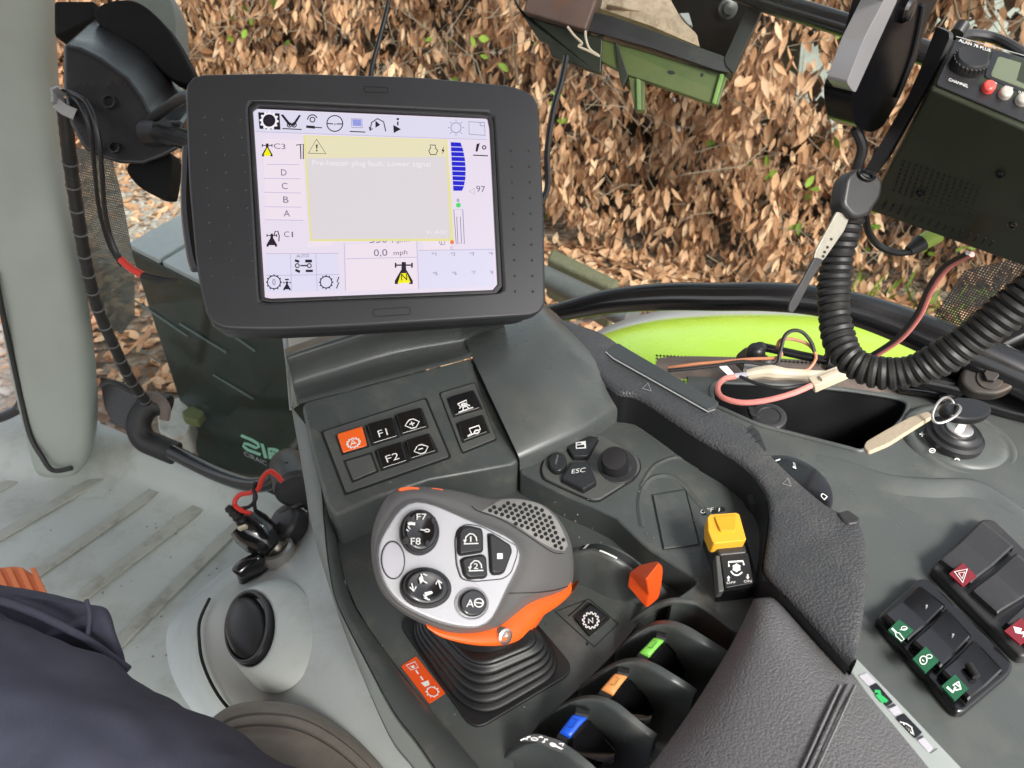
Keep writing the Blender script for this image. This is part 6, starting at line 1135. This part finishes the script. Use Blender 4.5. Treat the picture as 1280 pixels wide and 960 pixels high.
# handset seen edge on
M['matt2'] = mat('satin black handset', (.004, .004, .005), .22, spec=.2, rvar=.05)
hs_ = thing('radio_handset', 'glossy black handset with a silver edge hanging at the top beside the radio', 'handset', D(1110, 160, .60))
hp_ = rnd(kr((600, -60), (905, -60), (848, 0), (790, 120), (742, 300), (655, 500), (575, 635), (522, 665), (470, 650), (436, 625), (420, 545), (420, 462), (500, 290)), 7, 4); HS = ps(D(1100, 100, .56), D(1160, 60, .60), D(1090, 150, .585)); obj('handset_body', G().prism(HS, hp_, -.022, 0), M['matt2'], hs_, bev=.004, seg=3)
hp2 = rnd(kr((540, -60), (650, -60), (640, 0), (545, 210), (432, 460), (418, 456), (386, 412), (470, 200), (572, 0)), 4); obj('silver_edge', G().prism(HS, hp2, -.014, .001), mat('silver grey edge', (.34, .34, .35), .35, metal=.3), hs_, bev=.003)
obj('handset_ridge', G().tube(sm([HS(1152, 6, .001), HS(1146, 40, .001), HS(1137, 76, .001), HS(1120, 122, .001)], 4), .0018, 8), M['blackmid'], hs_); obj('hang_button', G().lathe(HS(1131, 12), HS.n, [(.009, 0), (.009, .003), (.007, .005), (.001, .0055)], 24), M['gloss'], hs_)
obj('handset_lead', G().tube(sm([HS(1084, 164, -.01), D(1078, 185, .60), D(1070, 212, .61)], 5), .0042, 10), M['rubber'], hs_)
mc = thing('coiled_cord', 'black coiled handset cord hanging under the radio and sweeping to the right edge', 'cord', D(1100, 470, .66))
path = sm([D(1062, 262, .615), D(1052, 300, .62), D(1044, 340, .625), D(1042, 380, .625), D(1047, 418, .62), D(1060, 447, .61), D(1090, 464, .60), D(1130, 466, .59), D(1172, 450, .575), D(1212, 425, .56), D(1252, 395, .545), D(1292, 362, .53), D(1340, 322, .52)], 40)
Ls = [0]
for a, e in zip(path, path[1:]): Ls.append(Ls[-1] + (e - a).length)
tot = Ls[-1]; turns = 46; hel = []; up = None; j = 0; NP = turns * 16
for i in range(NP):
    f = i / (NP - 1); t = tot * f
    while j < len(Ls) - 2 and Ls[j + 1] < t: j += 1
    q = path[j].lerp(path[j + 1], (t - Ls[j]) / max(Ls[j + 1] - Ls[j], 1e-9)); tg_ = (path[min(j + 2, len(path) - 1)] - path[max(j - 1, 0)]).normalized()
    up = (Vector((1, 0, 0)) if up is None else up); up = (up - tg_ * up.dot(tg_)).normalized(); w = tg_.cross(up); a = 2 * math.pi * turns * f; r = .0095 + .0020 * max(0, (f - .55)) / .45 + .0005 * math.sin(f * 40); hel.append(q + (up * math.cos(a) + w * math.sin(a)) * r)
obj('coil', G().tube(hel, .0040, 8), M['rubber'], mc)
lp = rnd([(1046, 258), (1052, 222), (1066, 211), (1086, 214), (1099, 228), (1096, 248), (1080, 272), (1062, 276)], 8); LS_ = ps(D(1070, 240, .60), D(1095, 240, .605), D(1070, 270, .60)); obj('cord_boot', G().prism(LS_, lp, -.012, .006), M['blackmid'], mc, bev=.004, seg=3)
obj('boot_loop', G().tube([LS_(x, y, .008) for x, y in ell(1075, 222, 9, 5, 20, 24)], .0016, 8, closed=True), M['gloss'], mc)
st_ = thing('strap_tag', 'narrow metal strap with a black end hanging beside the coiled cord', 'strap', D(1010, 340, .61)); TT = ps(D(1050, 270, .598), D(990, 388, .60), D(1060, 280, .602))
obj('metal_plate', G().prism(TT, rnd(kv((490, 150), (545, 168), (520, 230), (440, 345), (425, 360), (392, 345), (400, 315)), 2), -.001, .001), mat('worn metal strap', (.36, .34, .28), .4, metal=.6, dirt=(.15, .10, .06), dirt_amt=.6, dscale=80), st_, bev=.0004)
obj('black_end', G().prism(TT, rnd(kv((398, 340), (432, 352), (372, 455), (322, 552), (302, 578), (284, 570), (290, 535)), 3), -.0012, .0012), M['blackmid'], st_, bev=.0008); g = G()
for p in ((448, 300), (436, 320), (430, 338), (464, 266)): g.flat(TT, ell(*kv(p)[0], 1.8, 1.8, 0, 10), .0013)
flatobj('strap_holes', g, M['groove'], st_)
# ================================================================== TRAY AND RAIL AT THE TOP
ty = thing('steel_tray', 'black steel tray with rusty end block and green bracket hanging at the top', 'tray', D(800, 100, .9)); kt = cr(640, 0, 4.0)
TP = ps(D(660, 40, .90), D(900, 100, .86), D(800, 130, .885))
M['mattt'] = mat('dead black paint', (.003, .003, .003), .8, spec=.05)
obj('tray_back', G().prism(ps(D(700, -20, .98), D(900, -20, .94), D(900, 70, .92)), kt((400, -120), (1260, -120), (1215, 0), (1085, 300), (900, 240), (380, 80)), -.01, 0), M['mattt'], ty, bev=.002)
obj('tray_beam', G().prism(TP, rnd(kt((372, 150), (395, 60), (500, 80), (1080, 288), (1100, 366), (1020, 350), (700, 240)), 2), -.03, 0), M['blackmid'], ty, bev=.003)
obj('tray_post', G().prism(TP, rnd(kt((1062, 292), (1230, -80), (1310, -80), (1105, 366), (1070, 330)), 2), -.05, .002), M['black'], ty, bev=.003)
obj('rusty_block', G().slab([TP(*p, .012) for p in kt((85, -60), (445, -60), (428, 20), (375, 166), (64, 72), (84, 0))], -TP.n * .04), M['rust'], ty, bev=.003)
obj('lower_plate', G().prism(TP, kt((-20, -60), (60, 72), (376, 166), (450, 175), (440, 362), (410, 355), (192, 272), (172, 206), (128, 190), (20, 30)), -.02, -.006), M['darkolive'], ty, bev=.002)
obj('green_bracket', G().prism(TP, kt((376, 166), (512, 205), (1020, 350), (1060, 365), (1080, 372), (1032, 524), (1000, 516), (660, 397), (580, 372), (520, 340), (440, 300)), -.022, -.008), M['olive'], ty, bev=.002)
obj('bracket_edge', G().prism(TP, kt((1040, 362), (1064, 368), (1018, 522), (998, 512)), -.02, -.003), mat('bright olive edge', (.13, .24, .05), .4), ty, bev=.0015)
obj('bracket_tab', G().prism(TP, kt((576, 372), (660, 395), (658, 545), (612, 548), (596, 470)), -.03, -.010), M['olive'], ty, bev=.001); obj('tab_fold', G().prism(TP, kt((618, 385), (640, 392), (642, 545), (622, 547)), -.012, -.006), mat('olive fold', (.12, .2, .07), .45), ty, bev=.001)
obj('bracket_tab', G().prism(TP, kt((512, 205), (525, 208), (580, 372), (552, 436), (536, 390)), -.02, -.004), M['darkolive'], ty, bev=.001)
for p in ((795, 355), (950, 367)): obj('bracket_hole', G().prism(TP, ell(*kt(p)[0], 5 if p[0] < 900 else 2, 2.4, 10, 16), -.009, -.0074), M['groove'], ty)
obj('back_bolt', G().lathe(D(909, 11, .925), (0, -1, .2), [(.012, 0), (.012, .004), (.008, .005), (.007, .012), (.002, .013)], 20), M['blackmid'], ty)
wc = thing('wire_clip', 'bent bright wire clip under the rusty block of the tray', 'clip', TP(735, 60, .01)); obj('wire', G().tube(sm([TP(*p, .016) for p in kt((288, 152), (322, 196), (360, 234), (342, 248), (385, 268), (446, 298))], 4), .0014, 8), M['cream'], wc); obj('wire', G().tube(sm([TP(*p, .016) for p in kt((376, 172), (380, 215), (398, 262), (440, 292))], 4), .0014, 8), M['cream'], wc)
wd = obj('timber_offcut', G().slab([D(*p, .90) for p in kt((470, 20), (640, 60), (820, 140), (900, 195), (935, 180), (860, 108), (700, 40), (560, -10))], Vector((0, .012, -.008))).slab([D(*p, .915 if i in (0, 1, 2, 7) else .885) for i, p in enumerate(kt((450, -60), (770, -60), (800, 20), (858, 108), (925, 168), (942, 238), (700, 130), (425, 40)))], Vector((0, .05, -.012))), M['wood'], bev=.002); tag(wd, 'splintered weathered timber offcut lying in the black tray', 'timber')
g = G().prism(ps(D(850, 20, .93), D(870, 20, .93), D(850, 40, .92)), kt((835, 65), (885, 62), (905, 130), (880, 120)), -.01, 0); tag(obj('metal_strip', g, M['grey'], bev=.001), 'small grey metal strip standing behind the timber in the tray', 'strip')
tag(obj('cab_rail', G().tube(sm([D(900, -22, .84), D(960, 2, .82), D(1020, 20, .80), D(1095, 44, .78), D(1180, 75, .76)], 5), .0118, 20), M['tube']), 'straight glossy black rail crossing the top between tray and handset', 'rail')
# ================================================================== SEAT AND DRIVER
se = thing('driver_seat', 'brown cloth seat edge with a stitched seam at the bottom', 'seat', Z(380, 950, .4))
rows = []; A = [(235, 925), (268, 895), (292, 881), (330, 876), (378, 882), (425, 906), (470, 945), (510, 1000), (560, 1080)]
for f, z in ((0, .40), (0, .47), (.06, .49), (.2, .502), (.5, .508), (1, .505)):
    c_ = (330, 1180); rows.append(sm([Z(x * (1 - f) + c_[0] * f, y * (1 - f) + c_[1] * f, z) for x, y in A], 5))
obj('cushion', G().loft(rows), M['seat'], se, sub=1)
edge = sm([Z(x * .94 + 330 * .06, y * .94 + 1180 * .06, .494) for x, y in A], 12); g = G()
for i in range(4, len(edge) - 4, 1):
    for s in (0, 1): q = edge[i] + Vector((0, -.012 * s, .003)); g.box(q, (edge[i + 1] - edge[i]) * .5, Vector((.0018, -.002, 0)), Vector((0, 0, .002)))
obj('stitching', g, mat('seat stitching', (.035, .03, .026), .9), se)
pr = thing('person', 'seated person of whom only navy blue trouser legs show at lower left', 'person', Z(100, 940, .3))
def limb(pts, n=20): 
    return sm([D(*p[:3]) for p in pts], 6), [q[0] for q in sm([(p[3] * p[2] / FPX, 0) for p in pts], 6)]
tr_ = G(); c1, r1 = limb([(-420, 720, .86, 105), (-260, 812, .80, 135), (-95, 910, .72, 152), (60, 1006, .65, 160), (245, 1118, .59, 166), (420, 1230, .55, 170), (640, 1380, .52, 180), (900, 1560, .50, 190)])
def cloth(c, r, n=36, seed=1, cap=True):
    rows = []; up = None
    for i in range(len(c)):
        t = (c[min(i + 1, len(c) - 1)] - c[max(i - 1, 0)]).normalized(); up = t.orthogonal().normalized() if up is None else (up - t * up.dot(t)).normalized(); w = t.cross(up)
        rows.append([c[i] + (up * math.cos(2 * math.pi * k / n) + w * math.sin(2 * math.pi * k / n)) * (r[i] * (1 + .012 * math.sin(6.28 * k / n * 3 + i * .35 + seed) + .010 * math.sin(6.28 * k / n * 5 - i * .6))) for k in range(n)])
    return G().loft(rows, cu=True, cap=cap)
body = obj('leg_body', cloth(c1, [x * .72 for x in r1]), M['skin'], pr, sub=0)
tl_ = obj('trouser_leg', cloth(c1, r1), M['navy'], pr, sub=2)
tx = bpy.data.textures.new('cloth folds', 'CLOUDS'); tx.noise_scale = .11; tx.noise_depth = 2; dm = tl_.modifiers.new('folds', 'DISPLACE'); dm.texture = tx; dm.strength = .028; dm.texture_coords = 'LOCAL'; dm.mid_level = .5
# far leg: knee cloth with folded hem
K = [(-60, 728), (0, 733), (55, 741), (100, 747), (128, 757), (138, 772), (146, 795), (160, 834), (150, 850), (60, 850), (-60, 850)]
rows = []
for k, d in ((.86, .775), (.96, .770), (1.0, .785), (.99, .83), (.93, .88), (.7, .90)):
    rows.append([D(40 + (x - 40) * k, 800 + (y - 800) * k + (6 if d < .78 else 0), d + (.03 if y < 760 else 0)) for x, y in resample(sm2(K, 4), 48)])
tk_ = obj('trouser_knee', G().loft(rows, cu=True, cap=True), M['navy'], pr, sub=2); dm = tk_.modifiers.new('folds', 'DISPLACE'); dm.texture = tx; dm.strength = .018; dm.texture_coords = 'LOCAL'; dm.mid_level = .5
g = G().tube(sm([D(-20, 745, .757), D(40, 765, .755), D(104, 797, .752), D(140, 822, .750), D(162, 838, .75)], 5), .0045, 8); obj('trouser_fold', g, M['navy'], pr, sub=1)
g = G().tube(sm([D(108, 750, .772), D(112, 768, .765), D(110, 790, .758), D(106, 800, .754)], 5), .0022, 8); obj('hem_seam', g, M['navy'], pr)
ro = (GLB - GLA); ro.z = 0; ro.normalize(); rA, rB = GLA - ro * .25, GLB + ro * .25
g = G().slab([(-1.3, -1.0, 1.9), (.72, -1.0, 1.9), (rB.x, rB.y, 1.86), (rA.x, rA.y, 1.86)], Vector((0, 0, .08))); tag(obj('unseen_cab_roof', g, M['pale'], bev=.02), kind='structure')  # out of view; added and sized to shade the cab interior from above
# ================================================================== LIGHT
SUN_EL, SUN_AZ = 43, 150                                     # degrees; azimuth measured clockwise from +Y
w = bpy.data.worlds.new('World'); SC.world = w; w.use_nodes = True; nt = w.node_tree; bg = nt.nodes['Background']
sky = nt.nodes.new('ShaderNodeTexSky'); sky.sky_type = 'NISHITA'; sky.sun_disc = False; sky.sun_elevation = math.radians(SUN_EL); sky.sun_rotation = math.radians(SUN_AZ); sky.air_density = 1.0; sky.dust_density = 3.5; sky.ozone_density = .6
hs0 = nt.nodes.new('ShaderNodeHueSaturation'); hs0.inputs['Saturation'].default_value = .3; nt.links.new(sky.outputs[0], hs0.inputs['Color']); nt.links.new(hs0.outputs[0], bg.inputs['Color']); bg.inputs['Strength'].default_value = .125
sl = bpy.data.lights.new('sun', 'SUN'); sl.energy = 2.1; sl.angle = math.radians(16); sl.color = (1, .96, .90); so_ = bpy.data.objects.new('sun', sl); COL.objects.link(so_)
el, az = math.radians(SUN_EL), math.radians(SUN_AZ); dirv = Vector((math.sin(az) * math.cos(el), math.cos(az) * math.cos(el), math.sin(el))); so_.rotation_euler = dirv.to_track_quat('Z', 'Y').to_euler()
vs_ = SC.view_settings; vs_.view_transform = 'Standard'; vs_.look = 'None'; vs_.gamma = 1; vs_.exposure = EXPO
SC.cycles.max_bounces = 8; SC.cycles.transparent_max_bounces = 12
